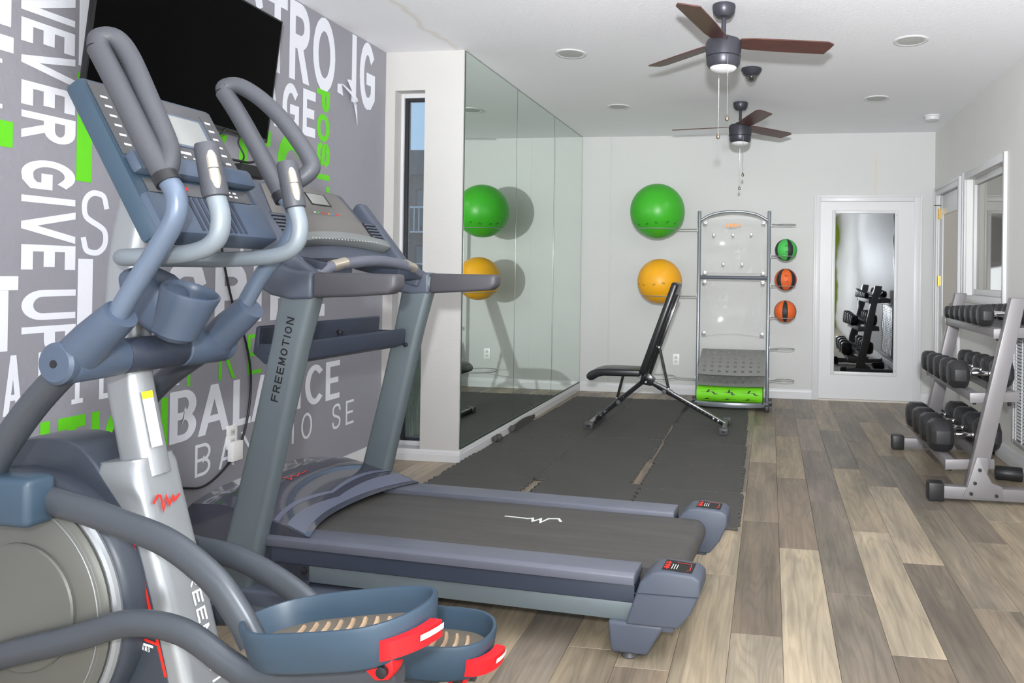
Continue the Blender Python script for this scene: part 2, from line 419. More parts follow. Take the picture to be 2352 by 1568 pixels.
# ------------------------------------------------------------------ stroke lettering (flat print)
def arc(cx, cy, rx, ry, a0, a1, n=14):
    return [(cx + rx * math.cos(math.radians(a0 + (a1 - a0) * i / n)), cy + ry * math.sin(math.radians(a0 + (a1 - a0) * i / n))) for i in range(n + 1)]
def glyph(c):
    P = lambda *pts: ('p', list(pts)); D = lambda *q: ('d', q)
    bowl_t = [(0, 1), (.5, 1)] + arc(.55, .75, .45, .25, 90, -90, 10) + [(0, .5)]
    G = {
        'I': [P((.5, 0), (.5, 1))], 'L': [P((0, 1), (0, 0), (1, 0))],
        'E': [P((1, 1), (0, 1), (0, 0), (1, 0)), P((0, .5), (.85, .5))],
        'F': [P((1, 1), (0, 1), (0, 0)), P((0, .5), (.85, .5))],
        'T': [P((0, 1), (1, 1)), P((.5, 1), (.5, 0))], 'H': [P((0, 0), (0, 1)), P((1, 0), (1, 1)), P((0, .5), (1, .5))],
        'U': [('p', [(0, 1)] + arc(.5, .35, .5, .35, 180, 360, 14) + [(1, 1)])],
        'O': [('c', arc(.5, .5, .5, .5, 0, 342, 19))],
        'C': [('p', arc(.52, .5, .52, .5, 52, 308, 18))],
        'G': [('p', arc(.5, .5, .5, .5, 50, 270, 16) + [(.75, .02), (1, .15), (1, .45), (.6, .45)])],
        'S': [('p', [(1, .8), (.9, .95), (.7, 1), (.35, 1), (.08, .9), (0, .75), (.08, .6), (.35, .52), (.65, .46), (.92, .38), (1, .25), (.92, .1), (.65, 0), (.3, 0), (.1, .05), (0, .2)])],
        'P': [P((0, 0), (0, 1)), ('p', bowl_t)],
        'R': [P((0, 0), (0, 1)), ('p', bowl_t), D(.45, .5, 1.0, 0)],
        'B': [P((0, 0), (0, 1)), ('p', bowl_t), ('p', [(0, .5), (.5, .5)] + arc(.5, .25, .5, .25, 90, -90, 10) + [(0, 0)])],
        'D': [P((0, 0), (0, 1)), ('p', [(0, 1)] + arc(.3, .5, .7, .5, 90, -90, 14) + [(0, 0)])],
        'N': [P((0, 0), (0, 1)), P((1, 0), (1, 1)), D(.0, 1, 1, 0)],
        'M': [P((0, 0), (0, 1)), P((1, 0), (1, 1)), D(0, 1, .5, .15), D(1, 1, .5, .15)],
        'V': [D(0, 1, .5, 0), D(1, 1, .5, 0)], 'A': [D(.5, 1, 0, 0), D(.5, 1, 1, 0), P((.25, .27), (.75, .27))],
        'Y': [D(0, 1, .5, .42), D(1, 1, .5, .42), P((.5, .45), (.5, 0))],
        '5': [P((1, 1), (0, 1), (0, .55), (.6, .58), (1, .42), (1, .15), (.7, 0), (0, 0))],
        '8': [('c', arc(.5, .75, .45, .25, 0, 340, 12)), ('c', arc(.5, .25, .5, .25, 0, 340, 12))],
        '0': [('c', arc(.5, .5, .5, .5, 0, 342, 19))],
    }
    return G[c]
def ribbon(bm, pts, hw, to3, closed=False, cap=True):
    P = [Vector((x, y)) for x, y in pts]
    k = len(P)
    if not closed and cap:
        d = (P[0] - P[1]).normalized(); P[0] = P[0] + d * hw
        d = (P[-1] - P[-2]).normalized(); P[-1] = P[-1] + d * hw
    L, Rr = [], []
    for i in range(k):
        a = P[i - 1] if (i > 0 or closed) else None
        c = P[(i + 1) % k] if (i < k - 1 or closed) else None
        d1 = (P[i] - a).normalized() if a is not None else None
        d2 = (c - P[i]).normalized() if c is not None else None
        if d1 is None: d1 = d2
        if d2 is None: d2 = d1
        n1 = Vector((-d1.y, d1.x)); n2 = Vector((-d2.y, d2.x)); mm = n1 + n2
        if mm.length < 1e-4: mm = n1.copy()
        mm.normalize(); s = hw / max(0.4, mm.dot(n1))
        L.append(bm.verts.new(to3(P[i].x + mm.x * s, P[i].y + mm.y * s)))
        Rr.append(bm.verts.new(to3(P[i].x - mm.x * s, P[i].y - mm.y * s)))
    for i in range(k if closed else k - 1):
        j = (i + 1) % k
        bm.faces.new((L[i], Rr[i], Rr[j], L[j]))
def draw_letter(bm, ch, o, A, B, w, h, wa, wb):
    """letter in the box w x h at o with reading direction A and up B; strokes wa (upright) and wb (level)"""
    o, A, B = Vector(o), Vector(A), Vector(B)
    wa = min(wa, w); kx = wa / wb; W_ = w / kx
    to3 = lambda x, y: o + A * (x * kx) + B * y
    hw = wb / 2
    ix = lambda t: hw + t * max(W_ - wb, 0); iy = lambda t: hw + t * (h - wb)
    NN = A.cross(B).normalized()
    for gi, (kind, q) in enumerate(glyph(ch)):
        oz = o + NN * (gi * .00025)
        to3 = lambda x, y, oz=oz: oz + A * (x * kx) + B * y
        if ch == 'S': q = [(v.x, v.y) for v in catmull([(x, y, 0) for x, y in q], 3)]
        if kind in ('p', 'c'): ribbon(bm, [(ix(x), iy(y)) for x, y in q], hw, to3, kind == 'c')
        else:
            x0, y0, x1, y1 = q
            X0, X1 = ix(x0), ix(x1); Y0, Y1 = y0 * h, y1 * h
            hh = wb / 2 * min(1.35, math.hypot(X1 - X0, Y1 - Y0) / max(abs(Y1 - Y0), 1e-6))
            X0 = min(max(X0, hh), W_ - hh); X1 = min(max(X1, hh), W_ - hh)
            bm.faces.new([bm.verts.new(to3(*p)) for p in ((X0 - hh, Y0), (X0 + hh, Y0), (X1 + hh, Y1), (X1 - hh, Y1))])
def text(name, word, m, parent, o, A, B, h, cw, gap, st):
    b = new(); x = 0; o = Vector(o); A = Vector(A).normalized(); Bv = Vector(B).normalized()
    for ch in word:
        if ch != ' ':
            w = st if ch == 'I' else cw
            draw_letter(b, ch, o + A * x, A, Bv, w, h, st, st)
            x += w + gap
        else: x += cw
    me = bpy.data.meshes.new(name); b.to_mesh(me); b.free(); me.materials.append(M[m])
    ob = bpy.data.objects.new(name, me); COL.objects.link(ob); ob.parent = parent
    return ob
def squiggle(name, m, parent, o, A, B, pts, sw):
    b = new(); o, A, B = Vector(o), Vector(A), Vector(B)
    ribbon(b, pts, sw / 2, lambda x, y: o + A * x + B * y)
    me = bpy.data.meshes.new(name); b.to_mesh(me); b.free(); me.materials.append(M[m])
    ob = bpy.data.objects.new(name, me); COL.objects.link(ob); ob.parent = parent
    return ob
MARK = [(0, .62), (.2, .92), (.3, .85), (.28, .05), (.5, .72), (.55, .25), (.75, .62), (.78, .38), (1.0, .6)]

# ================================================================== THE ROOM
XL, XM, XR = -2.586, -2.029, 1.633
YF, YW, YB = -3.2, 4.66, 7.786
H = 2.74

# floor: a slab, and on it each vinyl plank
b = new(); box(b, XL - .15, XR + .15, YF - .15, YB + .15, -.10, -.008)
floor = struct(obj('floor', b, 'joint'))
b = new(); box(b, XL, XR, YF, .9, -.008, 0)
fo = obj('plank_field', b, 'plank', floor); fo['kind'] = 'stuff'; fo.color = rgb(165, 152, 134)
PW, PL = .18, 1.22
TONES = [(150, 138, 124), (166, 152, 135), (140, 130, 121), (186, 171, 149), (158, 147, 134), (147, 139, 131), (176, 162, 142)]
ROW_END = {0: 3.50, 1: 3.04, 2: 3.80, 3: 3.42, -1: 2.636, -2: 3.14, 4: 3.0, 5: 3.75, 6: 4.1, 7: 3.3, 8: 2.9}
ROW_TONE = {(0, 2.28): (204, 188, 162), (0, 3.50): (140, 128, 116), (0, 4.72): (172, 156, 136), (0, 5.94): (142, 132, 124),
            (1, 1.82): (138, 130, 120), (1, 3.04): (134, 127, 118), (1, 4.26): (133, 124, 119), (1, 5.48): (150, 141, 133),
            (2, 2.58): (200, 184, 159), (2, 3.80): (168, 154, 136), (2, 5.02): (132, 126, 120), (2, 1.36): (128, 119, 108),
            (3, 3.42): (192, 176, 154), (3, 2.20): (126, 118, 109), (3, 4.64): (136, 129, 120),
            (-1, 2.636): (126, 116, 104), (-1, 1.416): (166, 155, 140), (-2, 1.92): (188, 172, 148), (-2, 3.14): (186, 170, 148),
            (4, 3.0): (146, 138, 127), (4, 1.78): (142, 132, 120), (4, 4.22): (130, 124, 117), (5, 2.53): (166, 152, 136), (5, 3.75): (140, 130, 120)}
plank_mesh = {}
r0 = math.floor((XL - .059) / PW)
for r in range(r0, math.ceil((XR - .059) / PW)):
    x0 = max(.059 + r * PW, XL); x1 = min(.059 + (r + 1) * PW, XR)
    e = ROW_END.get(r, 2.3 + random.random() * PL)
    y = e - PL * math.ceil((e - .9) / PL)
    while y < YB:
        a, c = max(y, .9), min(y + PL, YB)
        if c - a > .02:
            tone = None
            for (rr, yy), t in ROW_TONE.items():
                if rr == r and abs(yy - y) < .08: tone = t
            if tone is None: tone = random.choice(TONES)
            key = (round(x1 - x0, 3), round(c - a, 3))
            if key not in plank_mesh:
                bm = new(); box(bm, .0005, key[0] - .0005, .0005, key[1] - .0005, -.008, 0)
                es = [ed for ed in bm.edges if all(v.co.z > -.001 for v in ed.verts)]
                bmesh.ops.bevel(bm, geom=es, offset=.0009, segments=1, affect='EDGES')
                bmesh.ops.recalc_face_normals(bm, faces=bm.faces)
                me = bpy.data.meshes.new('plank'); bm.to_mesh(me); bm.free(); me.materials.append(M['plank']); plank_mesh[key] = me
            o = bpy.data.objects.new('plank', plank_mesh[key]); COL.objects.link(o); o.parent = floor
            o.location = (x0, a, 0); o.color = rgb(*[v * w_ * (.91 if v < 150 else .91 - .0013 * (v - 150)) for v, w_ in zip(tone, (1.02, 1.0, .965))])
        y += PL

b = new(); box(b, XL - .15, XR + .15, YF - .15, YB + .15, H, H + .1)
ceiling = struct(obj('ceiling', b, 'ceiling'))

b = new(); box(b, XL - .12, XL, YF, YW, 0, H)
wall_left = struct(obj('wall_left', b, 'mural'), 'grey mural wall covered in white and green words')

# short return wall with the tall narrow window
wx0, wx1, wz0, wz1 = -2.517, -2.303, .075, 2.48
b = new()
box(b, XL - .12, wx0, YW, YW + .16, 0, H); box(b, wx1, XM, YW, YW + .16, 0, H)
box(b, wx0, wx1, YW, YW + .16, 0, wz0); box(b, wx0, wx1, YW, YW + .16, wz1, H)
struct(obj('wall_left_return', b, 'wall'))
win = bpy.data.objects.new('window_1', None); COL.objects.link(win); win['kind'] = 'structure'
win['label'] = 'tall narrow window beside the grey mural wall'
b = new()
for x0, x1, z0, z1 in ((wx0, wx0 + .02, wz0, wz1), (wx1 - .012, wx1, wz0, wz1), (wx0 + .02, wx1 - .012, wz0, wz0 + .03), (wx0 + .02, wx1 - .012, wz1 - .03, wz1)):
    box(b, x0, x1, YW + .085, YW + .15, z0, z1)
obj('window_frame', b, 'trim', win, .002)
b = new()
for x0, x1, z0, z1 in ((wx0 + .02, wx0 + .045, wz0 + .03, wz1 - .03), (wx1 - .024, wx1 - .012, wz0 + .03, wz1 - .03), (wx0 + .045, wx1 - .024, wz0 + .03, wz0 + .05), (wx0 + .045, wx1 - .024, wz1 - .05, wz1 - .03)):
    box(b, x0, x1, YW + .10, YW + .14, z0, z1)
obj('sash', b, 'winframe', win, .002)
bx('pane', 'glass', win, wx0 + .045, wx1 - .024, YW + .118, YW + .122, wz0 + .05, wz1 - .05)

# mirror wall, back wall, right wall, wall behind the photographer
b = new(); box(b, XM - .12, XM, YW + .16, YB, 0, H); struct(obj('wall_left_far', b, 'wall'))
b = new(); box(b, XM - .12, XR + .12, YB, YB + .12, 0, H)
wall_back = struct(obj('wall_back', b, 'backwall'))
bx('seam_batten', 'backwall', wall_back, -1.718, -1.700, YB - .004, YB, .1, H, .001)
bx('seam_batten', 'backwall', wall_back, -1.452, -1.444, YB - .002, YB, .1, H)
WY0, WY1, WZ0, WZ1 = 5.53, 6.56, 1.13, 2.10       # inner window
DY0, DY1, DZ1 = 6.80, 7.63, 2.08                  # side door
b = new()
for y0, y1, z0, z1 in ((YF, WY0, 0, H), (WY0, WY1, 0, WZ0), (WY0, WY1, WZ1, H), (WY1, DY0, 0, H), (DY0, DY1, DZ1, H), (DY1, YB, 0, H)):
    box(b, XR, XR + .14, y0, y1, z0, z1)
struct(obj('wall_right', b, 'wallg'))
b = new(); box(b, .5, XR, YF - .12, YF, 0, H); struct(obj('wall_front_right', b, 'lime'))
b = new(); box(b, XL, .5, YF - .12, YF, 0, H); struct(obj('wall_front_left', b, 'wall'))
w = bpy.data.objects.new('added_window', None); COL.objects.link(w); w['kind'] = 'structure'  # made-up window frame on the solid rear wall, added behind the fill light
b = new()
for x in (-2.35, -1.12, .10, 1.30): box(b, x - .04, x + .04, YF, YF + .05, .25, 1.6)
box(b, -2.39, 1.34, YF, YF + .05, .18, .25); box(b, -2.39, 1.34, YF, YF + .05, 1.6, 1.67)
obj('window_frame', b, 'trim', w)

# mirror panels
MY = [YW + .012, 5.694, 6.735, YB - .006]
ML = ['nearest of the three tall mirror panels, at the corner beside the narrow window', 'middle one of the three tall mirror panels on the side wall', 'farthest of the three tall mirror panels, meeting the back wall']
for i in range(3):
    t = thing('wall_mirror', ML[i], 'mirror', (XM, (MY[i] + MY[i + 1]) / 2, .085), 0, 'mirror panels along the side wall')
    d = (MY[i + 1] - MY[i]) / 2 - .0045
    bx('mirror_glass', 'mirror', t, .0005, .006, -d, d, .012, H - .085 - .006)
    bx('mirror_edge', 'mirroredge', t, 0, .0055, -d - .004, d + .004, .008, H - .085 - .003)
b = new(); box(b, XM, XM + .009, YW + .01, YB, .083, .097)
struct(obj('trim_1', b, 'mirroredge'))

# baseboards
def baseboard(name, x0, y0, x1, y1, nx, ny, h=.1):
    b = new(); prof = [(0, 0), (.014, 0), (.014, h * .62), (.011, h * .66), (.011, h * .82), (.006, h * .93), (.004, h), (0, h)]
    loft(b, [[(x0 + nx * p, y0 + ny * p, q) for p, q in prof], [(x1 + nx * p, y1 + ny * p, q) for p, q in prof]])
    return struct(obj(name, b, 'trim'))
baseboard('baseboard_left', XL, YF, XL, YW - .0141, 1, 0, .115)
baseboard('baseboard_left_return', XL, YW, XM + .014, YW, 0, -1, .075)
baseboard('baseboard_left_far', XM, YW, XM, YB, 1, 0, .083)
baseboard('baseboard_back_left', XM + .015, YB, .441, YB, 0, -1)
baseboard('baseboard_back_right', 1.512, YB, XR, YB, 0, -1)
baseboard('baseboard_right', XR, YF, XR, 6.715, -1, 0, .12)

# back door: white with a full glass light
door = bpy.data.objects.new('door_1', None); COL.objects.link(door); door['kind'] = 'structure'; door.location = (.97, YB, 0)
door['label'] = 'white door with a tall glass panel in the back wall'
sx0, sx1 = .508 - .97, 1.434 - .97
gx0, gx1, gz0, gz1 = .658 - .97, 1.243 - .97, .30, 1.915
b = new()
for x0, x1, z0, z1 in ((sx0, gx0, .02, 2.035), (gx1, sx1, .02, 2.035), (gx0, gx1, .02, gz0), (gx0, gx1, gz1, 2.035)): box(b, x0, x1, -.016, -.001, z0, z1)
obj('door_slab', b, 'trim', door)
b = new()
k = .035
for x0, x1, z0, z1 in ((gx0 - k, gx0, gz0 - k, gz1 + k), (gx1, gx1 + k, gz0 - k, gz1 + k), (gx0, gx1, gz0 - k, gz0), (gx0, gx1, gz1, gz1 + k)): box(b, x0, x1, -.026, -.0161, z0, z1)
obj('light_moulding', b, 'trim', door, .004)
pm = bpy.data.materials.new('reflective_pane'); pm.use_nodes = True
_b = pm.node_tree.nodes['Principled BSDF']; _b.inputs['Base Color'].default_value = rgb(138, 141, 144); _b.inputs['Metallic'].default_value = 1; _b.inputs['Roughness'].default_value = .02
_n = pm.node_tree.nodes.new('ShaderNodeTexNoise'); _n.inputs['Scale'].default_value = 2.2
_p = pm.node_tree.nodes.new('ShaderNodeBump'); _p.inputs['Strength'].default_value = .08; _p.inputs['Distance'].default_value = .02
_t = pm.node_tree.nodes.new('ShaderNodeTexCoord')
pm.node_tree.links.new(_t.outputs['Object'], _n.inputs['Vector']); pm.node_tree.links.new(_n.outputs[0], _p.inputs['Height']); pm.node_tree.links.new(_p.outputs[0], _b.inputs['Normal'])
bx('pane', pm, door, gx0, gx1, -.014, -.009, gz0, gz1)
b = new()
for x0, x1, z0, z1 in ((.441 - .97, sx0, 0, 2.105), (sx1, 1.510 - .97, 0, 2.105), (sx0, sx1, 2.037, 2.105)):
    box(b, x0, x1, -.020, -.001, z0, z1)
for x0, x1, z0, z1 in ((.441 - .97, .462 - .97, 0, 2.105), (1.489 - .97, 1.510 - .97, 0, 2.105), (.462 - .97, 1.489 - .97, 2.084, 2.105)):
    box(b, x0, x1, -.028, -.0201, z0, z1)
obj('door_casing', b, 'trim', door, .003)
bx('threshold', 'beige', door, sx0, sx1, -.03, -.001, 0.0, .018)
for z in (.32, 1.05, 1.90):
    lt('screw', 'rubbermid', door, [(.004, -.0005), (.004, .0015)], 8, (gx1 + .018, -.0275, z), 'y')

# side door in the right wall and the inner window
sd = bpy.data.objects.new('door_2', None); COL.objects.link(sd); sd['kind'] = 'structure'; sd.location = (XR, 7.2, 0)
sd['label'] = 'white side door with a glazed panel in the right wall'
y0, y1 = DY0 - 7.2, DY1 - 7.2
b = new()
for a, c, z0, z1 in ((y0, y0 + .13, .01, DZ1 - .01), (y1 - .13, y1, .01, DZ1 - .01), (y0 + .13, y1 - .13, .01, .28), (y0 + .13, y1 - .13, 1.88, DZ1 - .01)): box(b, .015, .05, a + .002, c - .002, z0, z1)
obj('door_slab', b, 'trim', sd, .002)
bx('pane', 'beige', sd, .025, .032, y0 + .13, y1 - .13, .28, 1.88)
b = new()
for a, c, z0, z1 in ((y0 - .075, y0, 0, DZ1 + .075), (y1, y1 + .075, 0, DZ1 + .075), (y0, y1, DZ1, DZ1 + .075)): box(b, -.018, -.001, a, c, z0, z1)
for a, c, z0, z1 in ((y0 - .075, y0 - .05, 0, DZ1 + .075), (y1 + .05, y1 + .075, 0, DZ1 + .075), (y0 - .05, y1 + .05, DZ1 + .05, DZ1 + .075)): box(b, -.026, -.0181, a, c, z0, z1)
obj('door_casing', b, 'trim', sd, .002)
for z in (.35, 1.24, 1.90):
    b = new(); lathe(b, [(.007, -.05), (.007, .05)], 10, (.004, y1 - .004, z)); box(b, -.0005, .0145, y1 - .03, y1 - .012, z - .05, z + .05)
    obj('hinge', b, 'brass', sd)
b = new(); lathe(b, [(.03, .014), (.03, .006), (.012, 0), (.012, -.03), (.025, -.036), (.028, -.05), (.02, -.062)], 16, (0, y0 + .07, 1.02), 'x'); obj('knob', b, 'nickel', sd)
lt('door_stop', 'nickel', sd, [(.004, -.05), (.004, .014)], 8, (0, y1 - .05, 1.98), 'x')

iw = bpy.data.objects.new('window_2', None); COL.objects.link(iw); iw['kind'] = 'structure'; iw.location = (XR, 6.04, 1.6)
iw['label'] = 'white framed inner window in the right wall above the dumbbells'
y0, y1, z0, z1 = WY0 - 6.04, WY1 - 6.04, WZ0 - 1.6, WZ1 - 1.6
b = new(); k = .06
for a, c, e, f in ((y0 - k, y0, z0 - k, z1 + k), (y1, y1 + k, z0 - k, z1 + k), (y0, y1, z0 - k, z0), (y0, y1, z1, z1 + k)): box(b, -.018, -.001, a, c, e, f)
for a, c, e, f in ((y0 - k, y0 - k + .018, z0 - k, z1 + k), (y1 + k - .018, y1 + k, z0 - k, z1 + k)): box(b, -.026, -.0181, a, c, e, f)
obj('window_casing', b, 'trim', iw, .002)
b = new(); k = .05
for a, c, e, f in ((y0 + .001, y0 + k, z0 + .001, z1 - .001), (y1 - k, y1 - .001, z0 + .001, z1 - .001), (y0 + k, y1 - k, z0 + .001, z0 + k), (y0 + k, y1 - k, z1 - k, z1 - .001)): box(b, .05, .10, a, c, e, f)
obj('sash', b, 'trim', iw, .002)
pm2 = mat('inner_window_pane', rgb(150, 148, 140), .03, metal=.75)
bx('pane', pm2, iw, .072, .078, y0 + k, y1 - k, z0 + k, z1 - k)

# return-air grille on the right wall
gr = thing('air_grille', 'large white slatted return air grille low on the right wall', 'vent', (XR, 4.80, .17))
gw, gh = .98, .74
b = new()
for a, c, z0, z1 in ((-gw / 2, -gw / 2 + .03, 0, gh), (gw / 2 - .03, gw / 2, 0, gh), (-gw / 2 + .03, gw / 2 - .03, 0, .03), (-gw / 2 + .03, gw / 2 - .03, gh - .03, gh)): box(b, -.014, -.001, a, c, z0, z1)
obj('frame', b, 'trim', gr, .002)
bx('backing', 'rubbermid', gr, -.003, -.001, -gw / 2 + .03, gw / 2 - .03, .03, gh - .03)
sl = None
for i in range(30):
    z = .045 + i * .0222
    if sl is None:
        b = new(); prism(b, [(-.011, 0), (-.009, -.002), (-.004, .012), (-.006, .0135)], -gw / 2 + .03, gw / 2 - .03, 'xz'); sl = obj('slat', b, 'trim', gr, loc=(0, 0, z))
    else: copy_part(sl, gr, (0, 0, z))
for y in [-.42 + .12 * i for i in range(8)]: bx('divider', 'trim', gr, -.0125, -.0035, y - .003, y + .003, .03, gh - .03)

# outside the narrow window
ex = new(); box(ex, -30, 2, YW + .7, 40, -.25, -.15); struct(obj('ground_outside', ex, 'soil'))
bl = thing('apartment_building', 'grey brick building seen through the narrow window', 'building', (-13.5, 26, -.15))
bx('wall', 'brick', bl, -5, 5, 0, 4, 0, 5.0)
bx('roof', 'roofing', bl, -5.2, 5.2, -.3, 4.2, 5.0, 5.9)
for z in (.9, 3.0):
    for x in (-3.2, -1.2, .35, 2.2):
        wn = bx('window', 'winframe', bl, x, x + .95, -.03, .02, z, z + 1.5)
        bx('pane', 'glass', wn, x + .08, x + .87, -.05, -.035, z + .08, z + 1.42)
        bb = new()
        for i in range(7): box(bb, x - .1 + i * .19, x - .07 + i * .19, -.34, -.30, z - .1, z + .75)
        box(bb, x - .12, x + 1.1, -.35, -.29, z + .75, z + .82); box(bb, x - .12, x + 1.1, -.35, -.001, z - .16, z - .1)
        obj('balcony_rail', bb, 'trim', bl)
def grass(name, label, x, y, n, hgt, seed):
    rnd = random.Random(seed); b = new()
    for i in range(n):
        a = rnd.uniform(0, 2 * PI); r = rnd.uniform(0, .2); px, py = r * math.cos(a), r * math.sin(a)
        h = hgt * rnd.uniform(.6, 1.1); ln = rnd.uniform(.1, .42); da = rnd.uniform(0, 2 * PI); w = rnd.uniform(.004, .008)
        dx, dy = math.cos(da), math.sin(da); prev = None
        for kq in range(6):
            t = kq / 5; c = Vector((px + dx * ln * t * t, py + dy * ln * t * t, h * (t - .35 * t ** 3 * ln / .3)))
            s = Vector((-dy, dx, 0)) * w * (1 - t * .9)
            q = (b.verts.new(c - s), b.verts.new(c + s))
            if prev: b.faces.new((prev[0], prev[1], q[1], q[0]))
            prev = q
    o = obj(name, b, 'grassblade', loc=(x, y, -.15)); o['kind'] = 'stuff'; tag(o, label, 'grass'); return o
grass('ornamental_grass', 'long green grass growing outside the foot of the narrow window', -2.78, 5.55, 170, .95, 3)
grass('ornamental_grass', 'farther tuft of green grass outside the narrow window', -3.25, 6.5, 170, 1.05, 5)

# ------------------------------------------------------------------ mural lettering
LET = [('N','g',0,2.198,2.331,0.49,0.701,'n'),('T','g',0,2.363,2.474,0.49,0.701,'n'),('I','g',0,2.498,2.533,0.49,0.701,'n'),('O','g',0,2.559,2.701,0.49,0.701,'n'),('N','g',0,2.74,2.865,0.49,0.701,'n'),
('B','w',0,2.876,3.028,0.489,0.718,'b'),('A','w',0,3.039,3.239,0.489,0.718,'b'),('L','w',0,3.262,3.388,0.489,0.718,'b'),('A','w',0,3.392,3.569,0.489,0.718,'b'),('N','w',0,3.604,3.79,0.489,0.718,'b'),('C','w',0,3.829,4.007,0.489,0.718,'b'),('E','w',0,4.025,4.168,0.489,0.718,'b'),
('B','w',0,3.025,3.12,0.305,0.454,'t'),('A','w',0,3.173,3.278,0.305,0.454,'t'),('Y','w',0,3.318,3.445,0.305,0.454,'t'),('H','w',0,3.616,3.734,0.305,0.454,'t'),('O','w',0,3.799,3.899,0.305,0.454,'t'),('S','w',0,4.097,4.183,0.305,0.454,'t'),('E','w',0,4.24,4.328,0.305,0.454,'t'),
('A','w',0,2.162,2.228,0.746,0.954,'a'),('B','w',0,2.284,2.357,0.746,0.954,'a'),('I','w',0,2.413,2.46,0.746,0.954,'a'),('L','w',0,2.529,2.595,0.746,0.954,'a'),('I','w',0,2.672,2.725,0.746,0.954,'a'),('T','w',0,2.781,2.861,0.746,0.954,'a'),('Y','w',0,2.885,2.946,0.746,0.954,'a'),
('F','g',0,2.969,3.062,0.731,0.934,'f'),('R','g',0,3.163,3.274,0.731,0.934,'f'),('E','g',0,3.359,3.463,0.731,0.934,'f'),('E','g',0,3.596,3.713,0.731,0.934,'f'),
('I','w',0,2.429,2.494,0.996,1.294,'i'),('N','w',0,2.56,2.762,0.996,1.294,'i'),('S','w',0,2.853,3.066,0.996,1.294,'i'),('P','w',0,3.131,3.343,0.996,1.294,'i'),('I','w',0,3.393,3.455,0.996,1.294,'i'),('R','w',0,3.522,3.734,0.996,1.294,'i'),('E','w',0,3.784,4.001,0.996,1.294,'i'),
('S','w',0,2.441,2.557,1.309,1.558,'s'),('U','w',0,2.655,2.816,1.309,1.558,'s'),('I','w',0,3.294,3.318,1.309,1.558,'s'),
('S','w',0,3.179,3.422,2.302,2.734,'S'),('T','w',0,3.461,3.624,2.302,2.734,'S'),('R','w',0,3.644,3.82,2.302,2.734,'S'),('O','w',0,3.852,4.068,2.302,2.734,'S'),('G','w',0,4.336,4.518,2.302,2.734,'S'),('I','w',0,4.243,4.300,2.312,2.734,'S'),
('A','w',0,3.427,3.566,2.017,2.276,'r'),('G','w',0,3.594,3.734,2.017,2.276,'r'),('E','w',0,3.768,3.883,2.017,2.276,'r'),
('F','g',0,2.416,2.61,1.587,1.996,'F'),('I','g',0,3.274,3.332,1.69,2.005,'F'),('C','g',0,3.562,3.791,1.69,2.005,'F'),
('E','w',1,2.201,2.402,2.05,2.132,'v'),('E','w',1,2.205,2.407,1.83,1.914,'v'),('R','w',1,2.207,2.41,1.712,1.809,'v'),('G','w',1,2.21,2.413,1.539,1.645,'v'),('I','w',1,2.212,2.415,1.488,1.515,'v'),('V','w',1,2.213,2.417,1.349,1.467,'v'),('E','w',1,2.215,2.419,1.251,1.34,'v'),('U','w',1,2.219,2.423,1.07,1.178,'v'),('P','w',1,2.221,2.425,0.947,1.048,'v'),('V','w',1,2.203,2.405,1.935,2.039,'v'),('N','w',1,2.199,2.401,2.158,2.262,'v'),
('P','g',1,3.894,4.019,2.186,2.31,'p'),('O','g',1,3.898,4.023,2.009,2.173,'p'),('S','g',1,3.903,4.027,1.87,2.003,'p'),('I','g',1,3.906,4.031,1.787,1.824,'p'),('T','g',1,3.909,4.034,1.639,1.754,'p')]
STK = {'n': (.036, .045), 'b': (.045, .032), 't': (.015, .015), 'a': (.019, .021), 'f': (.020, .020), 'i': (.062, .070), 's': (.022, .022), 'S': (.050, .078), 'r': (.036, .052), 'F': (.064, .090), 'v': (.024, .042), 'p': (.032, .034)}
def letter_obj(bm, c):
    me = bpy.data.meshes.new('letter'); bm.to_mesh(me); bm.free(); me.materials.append(M['lwhite' if c == 'w' else 'lgreen'])
    o = bpy.data.objects.new('letter', me); COL.objects.link(o); o.parent = wall_left
xo = XL + .0012
for ch, c, rot, y0, y1, z0, z1, st in LET:
    bm = new(); wa, wb = STK[st]
    if rot: draw_letter(bm, ch, (xo, y0, z1), (0, 0, -1), (0, 1, 0), z1 - z0, y1 - y0, wa, wb)
    else: draw_letter(bm, ch, (xo, y0, z0), (0, 1, 0), (0, 0, 1), y1 - y0, z1 - z0, wa, wb)
    if ch in 'I' and st == 'a':
        for z in (z0, z1 - .018): bm.faces.new([bm.verts.new(p) for p in ((xo + .0005, y0, z), (xo + .0005, y1, z), (xo + .0005, y1, z + .018), (xo + .0005, y0, z + .018))])
    letter_obj(bm, c)
for c, y0, y1, z0, z1 in [('w',2.03,2.166,2.081,2.187),('w',2.03,2.176,1.994,2.048),('w',2.075,2.139,1.951,1.965),('w',2.078,2.142,1.797,1.812),('g',2.05,2.179,1.669,1.758),('w',2.119,2.174,.97,1.1785),('w',2.083,2.207,1.179,1.228),('w',2.418,2.462,2.023,2.285),('g',3.466,3.504,1.901,1.982)]:
    bm = new(); bm.faces.new([bm.verts.new(p) for p in ((xo, y0, z0), (xo, y1, z0), (xo, y1, z1), (xo, y0, z1))]); letter_obj(bm, c)
for tri in (((2.961, 1.93), (3.071, 1.902), (3.03, 1.835)), ((3.134, 1.902), (3.197, 1.902), (3.177, 1.863))):
    bm = new(); bm.faces.new([bm.verts.new((xo, y, z)) for y, z in tri]); letter_obj(bm, 'g')
